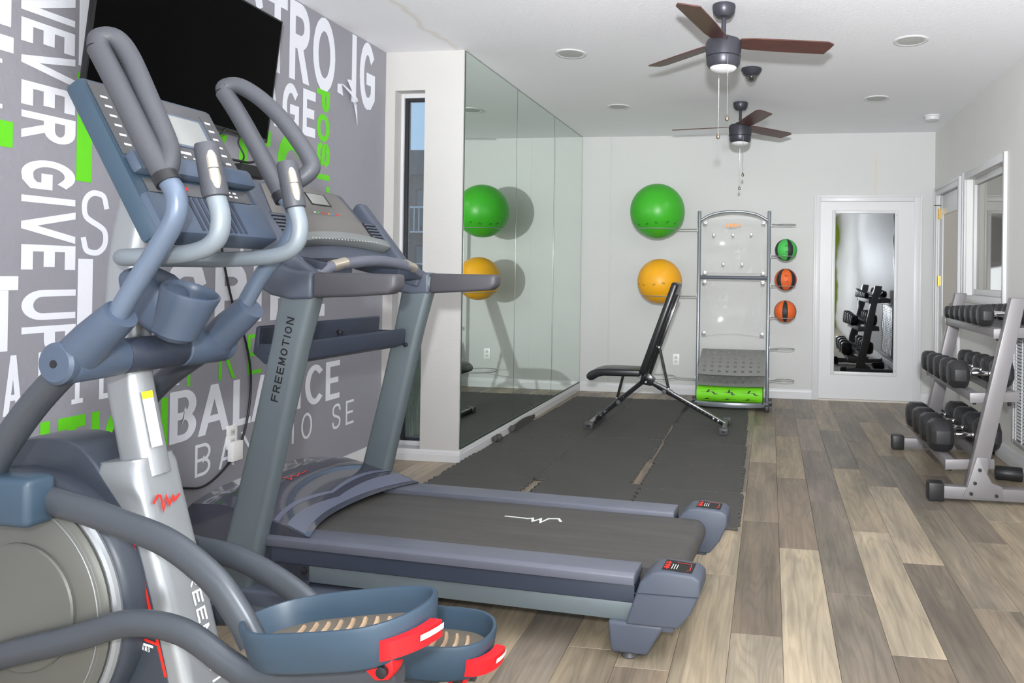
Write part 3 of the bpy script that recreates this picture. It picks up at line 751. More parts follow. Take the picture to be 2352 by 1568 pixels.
# the peeling letter of the top word
pe = thing('peeling_letter', 'curled white vinyl peeling off the wall between the big O and G', 'decal', (XL, 4.19, 2.16))
def sheet(name, m, rows):
    b = new(); R = [[b.verts.new(p) for p in r] for r in rows]
    for A, B in zip(R, R[1:]):
        for j in range(len(A) - 1): b.faces.new((A[j], A[j + 1], B[j + 1], B[j]))
    o = obj(name, b, m, pe); return o
sheet('stuck_corner', 'lwhite', [[(.002, -.096, .225), (.002, -.096, .175)], [(.002, -.05, .235), (.002, -.035, .165)]])
sheet('loose_curl', 'lwhite', [[(.002 + .055 * math.sin(PI * t), -.066 + .13 * t, .235 - .105 * math.sin(PI * t * .62) - .0 * t), (.004 + .05 * math.sin(PI * t), -.030 + .13 * t, .235 - .085 * math.sin(PI * t * .62))] for t in [i / 8 for i in range(9)]])
sheet('folded_flap', 'lwhite', [[(.004, .0, .275), (.004, .045, .285)], [(.03, .012, .21), (.03, .055, .21)], [(.004, .05, .15), (.012, .085, .155)]])
sheet('hanging_tail', 'lwhite', [[(.004, .075, .150), (.004, .108, .152)], [(.016, .082, .08), (.014, .102, .09)], [(.022, .092, .01), (.022, .094, .01)]])

# ================================================================== WALL AND CEILING THINGS
tv = thing('wall_television', 'large black flat television hung tilted on the mural wall', 'television', (-2.457, 2.85, 2.204))
tv.rotation_euler = (0, .12, .05)
tw, th = 1.06, .616
bx('screen_panel', 'tvblack', tv, .0, .008, -tw / 2 + .008, tw / 2 - .008, -th / 2 + .018, th / 2 - .008)
b = new()
for y0, y1, z0, z1 in ((-tw / 2, -tw / 2 + .008, -th / 2, th / 2), (tw / 2 - .008, tw / 2, -th / 2, th / 2), (-tw / 2 + .008, tw / 2 - .008, -th / 2, -th / 2 + .018), (-tw / 2 + .008, tw / 2 - .008, th / 2 - .008, th / 2)): box(b, -.012, .010, y0, y1, z0, z1)
obj('bezel', b, 'tvbezel', tv, .0015)
b = new(); loft(b, [[(-.012, -tw / 2 + .004, -th / 2 + .004), (-.012, tw / 2 - .004, -th / 2 + .004), (-.012, tw / 2 - .004, th / 2 - .004), (-.012, -tw / 2 + .004, th / 2 - .004)], [(-.022, -tw / 2 + .01, -th / 2 + .01), (-.022, tw / 2 - .01, -th / 2 + .01), (-.022, tw / 2 - .01, th / 2 - .01), (-.022, -tw / 2 + .01, th / 2 - .01)], [(-.05, -.36, -.2), (-.05, .36, -.2), (-.05, .36, .1), (-.05, -.36, .1)]])
obj('back_cover', b, 'tvbezel', tv)
b = new(); box(b, -.092, -.0505, -.22, .22, -.06, -.03); box(b, -.092, -.0505, -.22, .22, .02, .05); obj('wall_bracket', b, 'blackp', tv)
text('logo', 'TCL', 'whitep', tv, (.0103, -.02, -th / 2 + .005), (0, 1, 0), (0, 0, 1), .010, .011, .003, .0025)

mb = thing('media_box', 'small black media box fixed to the wall below the television', 'box', (XL, 3.19, 1.70))
bx('case', 'blackp', mb, .022, .16, -.09, .09, 0, .055, .004)
b = new(); box(b, 0, .022, -.05, .05, .005, .05); box(b, .022, .15, -.05, .05, -.006, -.0005); obj('bracket', b, 'tvbezel', mb)
tag(tb('television_cable', 'blackp', None, [(-2.49, 3.17, 1.905), (-2.50, 3.16, 1.86), (-2.48, 3.175, 1.80), (-2.49, 3.16, 1.757)], .004, n=8, smooth=6), 'thin straight black cable between television and media box', 'cable')
tag(tb('television_cable', 'blackp', None, [(-2.49, 3.30, 1.90), (-2.48, 3.31, 1.86), (-2.47, 3.28, 1.81), (-2.47, 3.21, 1.775), (-2.47, 3.13, 1.770), (-2.50, 3.08, 1.776)], .006, n=8, smooth=6), 'thicker curved black cable bending from television corner to media box', 'cable')
tag(tb('television_cable', 'blackp', None, [(-2.49, 2.88, 1.905), (-2.50, 2.93, 1.875), (-2.50, 2.985, 1.865), (-2.50, 3.04, 1.880), (-2.49, 3.07, 1.91)], .0045, n=8, smooth=6), 'short black cable looping just under the television bottom edge', 'cable')
cp = [(3.20, 1.695), (3.16, 1.55), (3.155, 1.40), (3.177, 1.278), (3.239, 1.088), (3.318, .934), (3.369, .755), (3.364, .581), (3.315, .417), (3.214, .314), (3.076, .258), (2.947, .284), (2.80, .34), (2.60, .30), (2.45, .12)]
tag(tb('power_cord', 'blackp', None, [(XL + .011 if 0 < i < 14 else XL + .03, y, z) for i, (y, z) in enumerate(cp)], .0055, n=8, smooth=6), 'long black power cord hanging in a curve down the mural wall', 'cord')

def outlet(name, label, loc, rotz):
    t = thing(name, label, 'outlet', loc, rotz)
    bx('cover_plate', 'plate', t, -.035, .035, -.006, -.0005, -.057, .057, .002)
    for z in (-.022, .022):
        f = bx('socket', 'trim', t, -.016, .016, -.008, -.0061, z - .015, z + .015, .001)
        for x in (-.006, .006): bx('slot', 'rubbermid', f, x - .0012, x + .0012, -.0086, -.0079, z - .002, z + .007)
    return t
outlet('wall_outlet', 'white electrical outlet on the back wall behind the bench', (-.972, YB, .368), 0)
ol = outlet('wall_outlet', 'white electrical outlet low on the mural wall, with an adapter plugged in', (XL, 3.255, .445), PI / 2)
bx('adapter', 'plate', ol, -.034, .036, -.04, -.0062, -.115, -.02, .006)

def recessed(label, x, y):
    t = thing('ceiling_speaker', label, 'ceiling speaker', (x, y, H), 0, 'round fixtures set flush in the ceiling')
    b = new(); lathe(b, [(.080, -.0004), (.105, -.0004), (.105, -.004), (.100, -.007), (.086, -.007), (.080, -.004), (.080, -.0004)], 32, cap=False); obj('trim_ring', b, 'trim', t)
    b = new(); lathe(b, [(.0805, -.001), (.0805, -.004), (.06, -.0055), (.03, -.006), (.002, -.006)], 32, cap=True); obj('grille', b, 'ceildisc', t)
recessed('round flush ceiling fixture near the mirror, the one closer to the window', -1.342, 4.812)
recessed('round flush ceiling fixture near the mirror, the one closer to the back wall', -1.339, 6.389)
recessed('round flush ceiling fixture right of the near fan blade', .846, 4.771)
recessed('round flush ceiling fixture above the glass door', .850, 6.288)
sd_ = thing('smoke_detector', 'white smoke detector on the ceiling near the back right corner', 'smoke detector', (1.438, 7.0, H))
lt('base', 'trim', sd_, [(.075, -.0005), (.075, -.012), (.07, -.014)], 28)
lt('cap', 'trim', sd_, [(.066, -.0142), (.066, -.03), (.058, -.042), (.03, -.045), (.004, -.045)], 28)
dc = thing('dome_camera', 'small black dome security camera on the ceiling between the fans', 'camera', (-.149, 5.30, H))
lt('base', 'fanblack', dc, [(.072, -.0005), (.075, -.012), (.062, -.035), (.048, -.05), (.044, -.052)], 28)
dm = mat('smoked_dome', rgb(70, 66, 64), .04, alpha=.45, coat=1.0)
lt('dome', dm, dc, [(.043, -.0525)] + [(.043 * math.cos(a), -.056 - .043 * math.sin(a)) for a in [i * PI / 2 / 7 for i in range(8)]], 24)
lt('lens', 'rubber', dc, [(.016, -.053), (.018, -.075), (.01, -.084)], 16)

def fan(label, x, y, angs, chains):
    t = thing('ceiling_fan', label, 'ceiling fan', (x, y, H), 0, 'three blade ceiling fans')
    lt('canopy', 'fanblack', t, [(.062, -.0005), (.064, -.012), (.058, -.045), (.040, -.066), (.016, -.07)], 32)
    lt('downrod', 'fanblack', t, [(.0125, -.06), (.0125, -.185)], 16)
    lt('motor_collar', 'fanblack', t, [(.02, -.165), (.04, -.172), (.045, -.19), (.07, -.195)], 28)
    lt('motor_housing', 'fanblack', t, [(.088, -.192), (.096, -.204), (.099, -.215), (.0945, -.285), (.0935, -.286)], 40)
    lt('light_kit', 'fanblack', t, [(.090, -.2865), (.0935, -.290), (.091, -.325), (.078, -.343), (.074, -.343)], 40)
    lt('lamp_lens', 'fanlens', t, [(.073, -.340), (.0725, -.346), (.062, -.356), (.04, -.363), (.003, -.366)], 40)
    bl = None
    for a in angs:
        if bl is None:
            b = new()
            outl = [(.085, -.050), (.16, -.062), (.36, -.066), (.575, -.068), (.612, -.046), (.606, .0), (.590, .064), (.36, .066), (.16, .060), (.085, .05)]
            prism(b, outl, -.0035, .0035, 'xy')
            for v in b.verts:
                c, s = math.cos(math.radians(-11)), math.sin(math.radians(-11)); y_, z_ = v.co.y, v.co.z
                v.co.y, v.co.z = y_ * c - z_ * s, y_ * s + z_ * c - .204
            bl = obj('blade', b, 'fanblade', t, .001, 1)
            bl.rotation_euler = (0, 0, math.radians(a))
        else:
            c_ = copy_part(bl, t); c_.rotation_euler = (0, 0, math.radians(a))
    for cx_, cy_, z1 in chains:
        ch = tb('pull_chain', 'wire', t, [(cx_, cy_, -.30), (cx_, cy_, z1)], .0016, n=6)
        lt('fob', 'nickel', ch, [(.003, .022), (.010, .006), (.011, -.004), (.007, -.012), (.002, -.014)], 12, (cx_, cy_, z1))
    d = bpy.data.lights.new('fan_lamp', 'AREA'); d.shape = 'DISK'; d.size = .14; d.energy = FAN_LAMP_W; d.color = (1, .97, .93)
    o = bpy.data.objects.new('fan_lamp', d); COL.objects.link(o); o.parent = t; o.location = (0, 0, -.372)
    return t
fan('nearer of the two dark three blade ceiling fans, larger in view', -.267, 4.04, (16, 137, 257), ((-.03, .096, -.70), (.03, -.096, -.64)))
fan('farther dark three blade ceiling fan, close to the back wall', -.267, 6.34, (48, 170, 291), ((-.005, .097, -.72), (.03, -.096, -.63)))

# ================================================================== FOAM FLOOR MAT
mat_t = thing('foam_floor_mat', 'black interlocking foam mat covering the floor along the mirror', 'floor mat', (-1.07, 5.5, 0))
TS, NT = .6, 9
def wave(t):
    """square tooth offset along a tile edge, t in 0..1"""
    a = .0075
    if t <= .001 or t >= .999: return 0
    f = (t * NT) % 1.0
    return a if f < .5 else -a
def tile_outline():
    pts = []
    def edge(p, d, n):
        out = []
        for i in range(NT):
            for f, sgn in ((.06, 1), (.44, 1), (.56, -1), (.94, -1)):
                if (i == 0 and f < .5) or (i == NT - 1 and f > .5): continue
                t = (i + f) / NT; o_ = .0075 * sgn
                out.append((p[0] + d[0] * t * TS + n[0] * o_, p[1] + d[1] * t * TS + n[1] * o_))
        return out
    pts += [(0, 0)] + edge((0, 0), (1, 0), (0, 1)) + [(TS, 0)] + edge((TS, 0), (0, 1), (1, 0)) + [(TS, TS)]
    pts += edge((0, TS), (1, 0), (0, 1))[::-1] + [(0, TS)] + edge((0, 0), (0, 1), (1, 0))[::-1]
    return pts
b = new(); prism(b, [(TS / 2 + (x - TS / 2) * .996, TS / 2 + (y - TS / 2) * .996) for x, y in tile_outline()], .0005, .0125, 'xy')
tile_me = obj('foam_tile', b, 'foamtile', mat_t, .0028, 1)
first = True
rnd = random.Random(4)
cols = [(-2.008, 3.75, 6, 0), (-1.408, 3.75, 6, 1), (-.738, 3.685, 6, 2)]
for cx_, y0, n, ci in cols:
    for i in range(n):
        x = cx_; y = y0 + i * TS; rz = rnd.uniform(-.003, .003)
        if ci < 2: x += .017 * max(0, i - 1)
        if ci == 1 and i == 0: x += .062
        if ci == 1 and i == 3: x -= .018; rz = .020
        if ci == 2: x -= .010 * i
        loc = (x + 1.07, y - 5.5, 0)
        o = tile_me if first else copy_part(tile_me, mat_t)
        first = False
        o.location = loc; o.rotation_euler = (0, 0, rz)
# torn edge strips standing against the baseboard
st = thing('foam_edge_strip', 'torn toothed strip of black foam leaning on the white baseboard under the mirror', 'foam strip', (-1.992, 5.60, .013))
b = new(); pts = []
N_ = 26
for i in range(N_ + 1):
    y = i / N_ * .55; hgt = .030 + .018 * math.sin(PI * min(1, y / .5)) + (.006 if i % 2 else 0)
    pts.append((y, hgt))
prism(b, [(0, .0)] + pts + [(.55, 0)], -.006, .006, 'yz')
obj('strip', b, 'foamtile', st)
b = new(); lathe(b, [(.006, -.02), (.026, -.018), (.026, .018), (.006, .02)], 6, (.004, -.012, .026), 'y'); obj('end_tooth', b, 'foamtile', st, .002)
b = new(); lathe(b, [(.006, -.022), (.028, -.018), (.028, .018), (.006, .022)], 6, (0, 0, .0245), 'y'); lathe(b, [(.004, -.02), (.022, -.016), (.022, .016), (.004, .02)], 6, (-.012, -.036, .0245), 'y')
fs = obj('foam_scrap', b, 'foamtile', None, .002); fs.location = (-1.978, 5.26, .013)
tag(fs, 'small black hexagonal foam scrap lying alone by the white baseboard', 'foam scrap')

# ================================================================== WEIGHT BENCH
be = thing('weight_bench', 'black padded adjustable weight bench with raised back', 'bench', (-1.0, 6.05, 0))
b = new()
so = [(-.03, .432), (-.03, .487), (-.30, .490), (-.39, .482), (-.455, .462), (-.482, .432), (-.478, .404), (-.452, .388), (-.42, .392), (-.385, .418), (-.34, .430)]
prism(b, so, -.14, .14, 'xz'); obj('seat_pad', b, 'vinylblack', be, .016, 3)
a_ = math.atan2(1.19 - .455, -.752 + 1.01)
def bk(u, w): return (-.012 + u * math.cos(a_) - w * math.sin(a_), .452 + u * math.sin(a_) + w * math.cos(a_))
b = new(); prism(b, [bk(0, -.026), bk(.79, -.026), bk(.79, .032), bk(0, .036)], -.14, .14, 'xz'); obj('back_pad', b, 'vinylblack', be, .02, 3)
b = new(); prism(b, [bk(.0, -.055), bk(.70, -.055), bk(.70, -.029), bk(.0, -.029)], -.025, .025, 'xz'); obj('back_rail', b, 'steelblack', be, .003)
hub = (-.005, .40)
b = new(); prism(b, [(-.055, .36), (.045, .345), (.075, .40), (.03, .448), (-.035, .448)], -.032, .032, 'xz'); obj('hinge_bracket', b, 'steelblack', be, .004)
def sq(name, m, p, q, w=.04, h=.04, s=0.0):
    return tb(name, m, be, [(p[0], s, p[1]), (q[0], s, q[1])], 1, prof=rrect(w, h, .006, 2), up=(0, 0, 1))
lf = sq('leg', 'steelblack', (-.02, .385), (-.415, .055)); lr = sq('leg', 'steelblack', (.02, .385), (.65, .055))
sq('leg_sleeve', 'steelblack', (.10, .345), (.21, .287), .047, .047)
sq('leg_sleeve', 'steelblack', (-.19, .243), (-.26, .185), .047, .047)
for p, q in (((-.195, .43), (-.245, .235)), ((.105, .665), (.185, .325))):
    for s in (-.035, .035): sq('support_strut', 'steelblack', p, q, .022, .012, s)
for x, n_ in ((-.43, 'front_foot'), (.655, 'rear_foot')):
    tb(n_, 'steelblack', be, [(x, -.20, .04), (x, .20, .04)], 1, prof=rrect(.042, .038, .006, 2))
    for s in (-1, 1):
        cpn = bx('foot_cap', 'rubbermid', be, x - .036, x + .036, s * .215 - .03, s * .215 + .03, .013, .066, .007)
        bx('cap_slot', 'blackp', cpn, x - .016, x + .016, s * .2455 - .0008, s * .2455 + .0008, .03, .046)
for x, z in ((-.225, .205), (.155, .305)):
    lt('adjust_knob', 'rubbermid', be, [(.006, -.024), (.006, -.04), (.018, -.042), (.021, -.052), (.018, -.066), (.006, -.068)], 16, (x, 0, z), 'y')
for p in ((-.195, .428), (.105, .665), (.185, .325), (-.245, .235), (.0, .375), (-.375, .088), (-.34, .118), (.56, .10), (.60, .082)):
    lt('bolt', 'chrome', be, [(.003, -.05), (.009, -.049), (.009, -.042), (.009, -.02)], 10, (p[0], 0, p[1]), 'y')
for i in range(8):
    u = .45 + .05 * i; x = .02 + .63 * u; z = .385 - .33 * u
    lt('pin_hole', 'chrome', be, [(.0045, -.0212), (.0045, -.019)], 8, (x, 0, z), 'y')

# ================================================================== STORAGE RACK WITH BALLS
rk = thing('storage_rack', 'grey metal ball and mat storage rack standing against the back wall', 'rack', (-.35, 7.2, .0))
for s in (-1, 1):
    lt('post', 'rackpost', rk, [(.018, .02), (.018, 1.885), (.015, 1.89), (.003, 1.891)], 20, (s * .337, 0, 0))
    tb('foot_runner', 'rackpost', rk, [(s * .337, -.23, .035), (s * .337, .26, .035)], 1, prof=rrect(.03, .04, .006, 2))
    bx('foot_pad', 'rubber', rk, s * .337 - .022, s * .337 + .022, -.26, -.2, .0, .055, .008)
    bx('foot_pad', 'rubber', rk, s * .337 - .022, s * .337 + .022, .22, .27, .0, .055, .008)
    lt('caster', 'rubbermid', rk, [(.006, -.02), (.036, -.018), (.036, .018), (.006, .02)], 18, (s * .365, .0, .05), 'x')
    for z in (1.78, 1.29, 1.20, .70):
        c = bx('panel_clip', 'wire', rk, s * .337 - s * .055 - .02, s * .337 - s * .055 + .02, -.006, .016, z - .018, z + .018, .002)
        lt('bolt', 'rubber', c, [(.005, -.010), (.005, -.006)], 8, (s * .337 - s * .062, 0, z), 'y')
tb('top_arch', 'rackpost', rk, [(-.325, 0, 1.80), (-.2, 0, 1.862), (0, 0, 1.888), (.2, 0, 1.862), (.325, 0, 1.80)], .013, n=12, smooth=5)
tb('cross_bar', 'steelblue_d', rk, [(-.322, 0, 1.245), (.322, 0, 1.245)], 1, prof=rrect(.03, .034, .005, 2))
def acryl(z0, z1, bow, bot):
    rows = []
    for i in range(9):
        t = i / 8; z = z0 + (z1 - z0) * t; r = []
        for j in range(11):
            u = j / 10 * 2 - 1; wv = .30 - .05 * math.sin(PI * t) * abs(u)
            zz = z + (.03 * (1 - u * u) if t > .99 else 0) - (bot * (1 - u * u) if t < .01 else 0)
            r.append((u * wv, .012 + bow * math.sin(PI * t) * .5 + .02 * (1 - u * u), zz))
        rows.append(r)
    b = new(); R = [[b.verts.new(p) for p in r] for r in rows]
    for A, B in zip(R, R[1:]):
        for j in range(10): b.faces.new((A[j], A[j + 1], B[j + 1], B[j]))
    for f in list(b.faces): pass
    r_ = bmesh.ops.solidify(b, geom=b.faces[:], thickness=.003)
    return obj('clear_panel', b, 'acryl', rk)
acryl(1.29, 1.81, .05, .0); acryl(.67, 1.22, .05, -.03)
text('logo', 'EMERFT', 'orangep', rk, (-.075, -.004, 1.735), (1, 0, 0), (0, 0, 1), .03, .02, .005, .006)
for x, z in ((-.195, 1.66), (-.01, 1.66), (.165, 1.665), (-.1, 1.375), (.08, 1.375)):
    lt('clear_peg', 'glass' if False else 'wire', rk, [(.012, .02), (.012, -.02), (.016, -.024), (.014, -.034), (.004, -.036)], 14, (x, 0, z), 'y')
def perf(y_b, z_b, y_f, z_f, bulge, nr, nc, name):
    b = new(); rows, cols_ = nr * 2 + 1, nc * 2 + 1; G = []
    us = [0]; 
    for j in range(nc): us += [us[-1] + .62, us[-1] + 1.0]
    us.append(us[-1] + .62); vs = [0]
    for i in range(nr): vs += [vs[-1] + .62, vs[-1] + 1.0]
    vs.append(vs[-1] + .62)
    for v in vs:
        t = v / vs[-1]; r = []
        for u in us:
            s = u / us[-1] * 2 - 1
            r.append(b.verts.new((s * .315, y_b + (y_f - y_b) * t - bulge * (1 - s * s) * t, z_b + (z_f - z_b) * t + .03 * math.sin(PI * t))))
        G.append(r)
    for i in range(len(vs) - 1):
        for j in range(len(us) - 1):
            if i % 2 == 1 and j % 2 == 1 and i < len(vs) - 1 and j < len(us) - 1: continue
            b.faces.new((G[i][j], G[i][j + 1], G[i + 1][j + 1], G[i + 1][j]))
    bmesh.ops.solidify(b, geom=b.faces[:], thickness=.003)
    return obj(name, b, 'perf', rk)
perf(.25, .525, -.23, .335, .07, 7, 8, 'perforated_shelf')
perf(.25, .30, -.20, .225, .05, 4, 8, 'perforated_shelf')
b = new(); pts = [(-.33, -.20), (-.18, -.255), (0, -.275), (.18, -.255), (.33, -.20)]
tube(b, [(x, y, .055) for x, y in pts], 1, smooth=5, prof=rrect(.012, .045, .004, 2)); obj('tray_lip', b, 'rackpost', rk)
bx('tray_floor', 'rackpost', rk, -.318, .318, -.20, .2, .045, .055)
# wire holders: each a rod and a ring
def holder(side, z, cx_, cy_, rr, name='ball_holder'):
    x0 = side * .352; h = tb(name, 'wire', rk, [(x0, 0, z), (cx_ - side * (rr + .002), cy_ * .6, z)], .006, n=10)
    b = new(); tube(b, [(cx_ + rr * math.cos(2 * PI * i / 40), cy_ + rr * math.sin(2 * PI * i / 40), z) for i in range(40)], .0042, n=8, closed=True)
    obj('ring', b, 'wire', h)
    bx('mount_plate', 'wire', h, min(x0, x0 + side * .004), max(x0, x0 + side * .004), -.014, .014, z - .03, z + .03, .001)
GB, YBL = (-1.112, 7.25, 1.892, .272), (-1.08, 7.25, 1.197, .222)
holder(-1, 1.712, GB[0] + .35, .05, .2085); holder(-1, 1.055, YBL[0] + .35, .05, .1752); holder(-1, .252, -1.10 + .35, .05, .19)
MBL = [(1.518, 'mbgreen'), (1.232, 'mborange'), (.925, 'mborange')]
for z in (1.760, 1.457, 1.170, .863, .562, .258): holder(1, z, .150 + .35, .05, .0925)

def figure(b, c, r, az, el, sc, seed):
    """tiny printed exercise figure on a ball: a few ribbons on the surface"""
    rnd = random.Random(seed); c = Vector(c)
    def on(a, e): return c + Vector((math.cos(e) * math.sin(a), -math.cos(e) * math.cos(a), math.sin(e))) * (r * 1.0035)
    strokes = [[(-1, 0), (-.3, .15), (.4, .05)], [(-.3, .15), (-.1, -.5), (-.4, -.6)], [(.4, .05), (.8, .4)], [(.4, .05), (.9, -.35)], [(.55, .45), (.85, .45)]]
    fl = rnd.choice((-1, 1)); k = rnd.uniform(.7, 1.2)
    for s in strokes:
        w = .16 if s is not strokes[4] else .3
        ribbon(b, [(az + x * sc * fl, el + y * sc * k) for x, y in s], w * sc * .5, lambda x, y: on(x, y))
def exercise_ball(name, label, m, c, marks, el, group):
    t = thing(name, label, 'ball', (c[0], c[1], c[2] - c[3]), 0, group)
    b = new(); n = 48; prof = [(max(c[3] * math.cos(a), .0015), c[3] * math.sin(a) + c[3]) for a in [-PI / 2 + PI * i / 36 for i in range(37)]]
    # fine moulded ridges
    prof2 = []
    for i, (r_, h_) in enumerate(prof): prof2.append((r_ * (1 - (.0022 if i % 2 and 6 < i < 30 else 0)), h_))
    lathe(b, prof2, n); obj('ball_body', b, m, t, sharp=60)
    b = new()
    for i, a in enumerate(marks): figure(b, (0, 0, c[3]), c[3], a, el + .05 * math.sin(a * 3), .07, i + 3)
    obj('printed_figures', b, 'blackprint', t)
    return t
exercise_ball('exercise_ball', 'large bright green exercise ball on the upper wire ring', 'ballgreen', GB, (-1.05, -.72, -.3, .12, .55, .95), -.52, 'exercise balls on the rack')
exercise_ball('exercise_ball', 'yellow orange exercise ball on the lower wire ring behind the bench', 'ballyellow', YBL, (-1.0, -.62, -.12, .33, .75), -.12, 'exercise balls on the rack')
def med_ball(label, z, m, rot):
    r = .107; t = thing('medicine_ball', label, 'ball', (.150, 7.25, z - r), 0, 'medicine balls on the rack')
    bw = math.radians(15)
    for k in range(8):
        a0, a1 = (rot + PI / 2 * (k // 2) - bw, rot + PI / 2 * (k // 2) + bw) if k % 2 == 0 else (rot + PI / 2 * (k // 2) + bw, rot + PI / 2 * (k // 2 + 1) - bw)
        b = new(); rows = []
        for i in range(15):
            th_ = -PI / 2 + PI * i / 14; row = []
            for j in range(7):
                ph = a0 + (a1 - a0) * j / 6; e = 1 - .012 * (abs(j - 3) == 3)
                row.append((max(r * math.cos(th_), .0008) * math.sin(ph) * e, -max(r * math.cos(th_), .0008) * math.cos(ph) * e, r + r * math.sin(th_) * e))
            rows.append(row)
        loft(b, rows, closed=False, caps=False)
        obj('panel', b, ('mbblack' if k % 2 == 0 else m), t, sharp=50)
    b = new(); figure(b, (0, 0, r), r, .05, .35, .16, 2); figure(b, (0, 0, r), r, .05, -.2, .16, 5); obj('printed_figures', b, 'blackprint', t)
med_ball('green and black medicine ball, top one on the rack side', 1.518, 'mbgreen', .42)
med_ball('orange and black medicine ball directly below the green one', 1.232, 'mborange', -.72)
med_ball('orange and black medicine ball, lowest of the three on the rack side', .925, 'mborange', -.03)
# rolled exercise mat on the bottom tray
mr_ = thing('rolled_mat', 'bright green exercise mat rolled up on the bottom tray of the rack', 'mat', (-.36, 7.02, .06))
b = new(); sp = []
for i in range(70):
    a = i / 69 * 2 * PI * 4.2; r_ = .028 + (.082 - .028) * i / 69; sp.append((r_ * math.cos(a), .085 + r_ * math.sin(a), r_))
inner = [(y - .9 * .004 * math.cos(0) * 0 + (y) * -.05, z + (z - .085) * -.05) for y, z, r_ in sp][::-1]
prism(b, [(y, z) for y, z, r_ in sp] + inner, -.31, .31, 'yz'); obj('mat_body', b, 'matgreen', mr_)
bx('strap', 'blackp', mr_, .305, .312, -.075, .075, .01, .16, .01)
for i, x in enumerate((-.19, .0, .19)):
    b = new()
    on = lambda a, e: Vector((a, -.0825 * math.cos(e), .085 + .0825 * math.sin(e)))
    for s, w in (([(-.065, .22), (-.02, .2), (.03, .25)], .012), ([(.03, .25), (.05, .05), (.06, .0)], .01), ([(-.02, .2), (.0, .5), (.05, .52)], .008), ([(.055, -.02), (.07, .02)], .016), ([(-.05, .75), (.0, .75)], .004)):
        ribbon(b, [(x + px * (1 if i != 1 else .55), .1 + py * 1.0) for px, py in s], w, on)
    for s, w in (([(-.06, -.55), (.05, -.5)], .012), ([(-.03, -.5), (-.01, -.42)], .016), ([(-.04, -.28), (.02, -.28)], .004)):
        ribbon(b, [(x + px, py) for px, py in s], w, on)
    obj('printed_figure', b, 'blackprint', mr_)

# ================================================================== DUMBBELL RACK
dr = thing('dumbbell_rack', 'grey three tier steel dumbbell rack against the right wall', 'rack', (1.25, 5.06, 0))
for y in (4.43 - 5.06, 5.69 - 5.06):
    bx('foot_beam', 'rackgrey', dr, -.26, .365, y - .032, y + .032, .018, .088, .004)
    bx('foot_cap', 'rubber', dr, -.345, -.258, y - .042, y + .042, .0, .105, .01)
    bx('foot_cap', 'rubber', dr, .36, .374, y - .04, y + .04, .0, .10, .005)
    b = new(); prism(b, [(-.14, .088), (-.04, .088), (.17, 1.16), (.09, 1.16)], y - .03, y + .03, 'xz'); obj('upright', b, 'rackgrey', dr, .006)
    b = new(); prism(b, [(-.16, .03), (.06, .03), (.05, .10), (-.005, .12), (-.03, .17), (-.025, .26), (-.085, .26), (-.135, .09)], y - .037, y - .0301, 'xz'); pl = obj('gusset_plate', b, 'rackgrey', dr, .002)
    for x, z in ((-.115, .055), (.02, .05), (-.095, .115), (-.07, .19)):
        lt('bolt', 'rubber', pl, [(.004, y - .044), (.010, y - .043), (.010, y - .0371)], 10, (x, 0, z), 'y')
TIER = [(1.27 - 1.25, .985), (1.145 - 1.25, .615), (1.015 - 1.25, .228)]
for x, z in TIER:
    t_ = bx('tray_rail', 'rackgrey', dr, x, x + .05, -.585, .585, z - .055, z - .004, .003)
    bx('tray_rail', 'rackgrey', dr, x + .20, x + .25, -.585, .585, z - .040, z + .011, .003)
    for y in (-.6, .585):
        pl = pz('tray_end', 'rackgrey', dr, [(x - .005, z - .062), (x + .262, z - .045), (x + .262, z + .012), (x - .005, z - .004)], y, y + .0145, 'xz', .002)
    for xx in (x + .03, x + .22): lt('bolt', 'rubber', dr, [(.009, z - .075), (.011, z - .068), (.011, z - .0555)], 10, (xx, -.56, 0))
def dumbbell(label, x, y, ztray, dia, length, sep, group):
    """hex dumbbell lying along X; x = front head centre"""
    t = thing('dumbbell', label, 'dumbbell', (x + sep / 2, y, ztray), 0, group)
    hl = length / 2; r = dia / 2; ap = r * math.cos(PI / 8)
    key = (round(dia, 3), round(length, 3))
    if key not in DBM:
        b = new()
        prof = [(r * .55, -hl), (r * .80, -hl + .004), (r, -hl * .55), (r, hl * .55), (r * .80, hl - .004), (r * .40, hl)]
        lathe(b, prof, 8, (0, 0, 0), 'x')
        bmesh.ops.rotate(b, verts=b.verts, matrix=Matrix.Rotation(PI / 8, 3, 'X'), cent=(0, 0, 0))
        DBM[key] = obj('head', b, 'rubber', t, .0025, 2, 18); h1 = DBM[key]
    else: h1 = copy_part(DBM[key], t)
    h1.location = (-sep / 2, 0, ap + .0012); h1.rotation_euler = (0, 0, 0)
    h2 = copy_part(h1, t); h2.location = (sep / 2, 0, ap + .0012 + .015); h2.rotation_euler = (0, 0, PI)
    g = sep - length + .01
    hb = new(); lathe(hb, [(.013, -g / 2), (.017, -g * .42), (.013, -g * .36), (.0135, -g * .3), (.0165, -g * .1), (.0165, g * .1), (.0135, g * .3), (.013, g * .36), (.017, g * .42), (.013, g / 2)], 18, (0, 0, ap + .0087), 'x')
    hd_ = obj('handle', hb, 'chrome', t)
    return t
DBM = {}
ORD = ['nearest', 'second nearest', 'third', 'fourth', 'fifth', 'sixth', 'seventh', 'eighth']
for i in range(7):
    y = 4.60 + i * .147; d = .136 - i * .0075
    dumbbell('%s dumbbell on the top tier of the rack, %s' % (ORD[i], 'small black hex heads' if i > 2 else 'black hex heads'), 1.255, y, .986, d, .085 - i * .004, .225, 'dumbbells on the top tier')
for i in range(5):
    y = 4.635 + i * .198; d = .172 - i * .006
    dumbbell('%s dumbbell on the middle tier of the rack, black hex heads' % ORD[i], 1.115, y, .616, d, .115 - i * .004, .245, 'dumbbells on the middle tier')
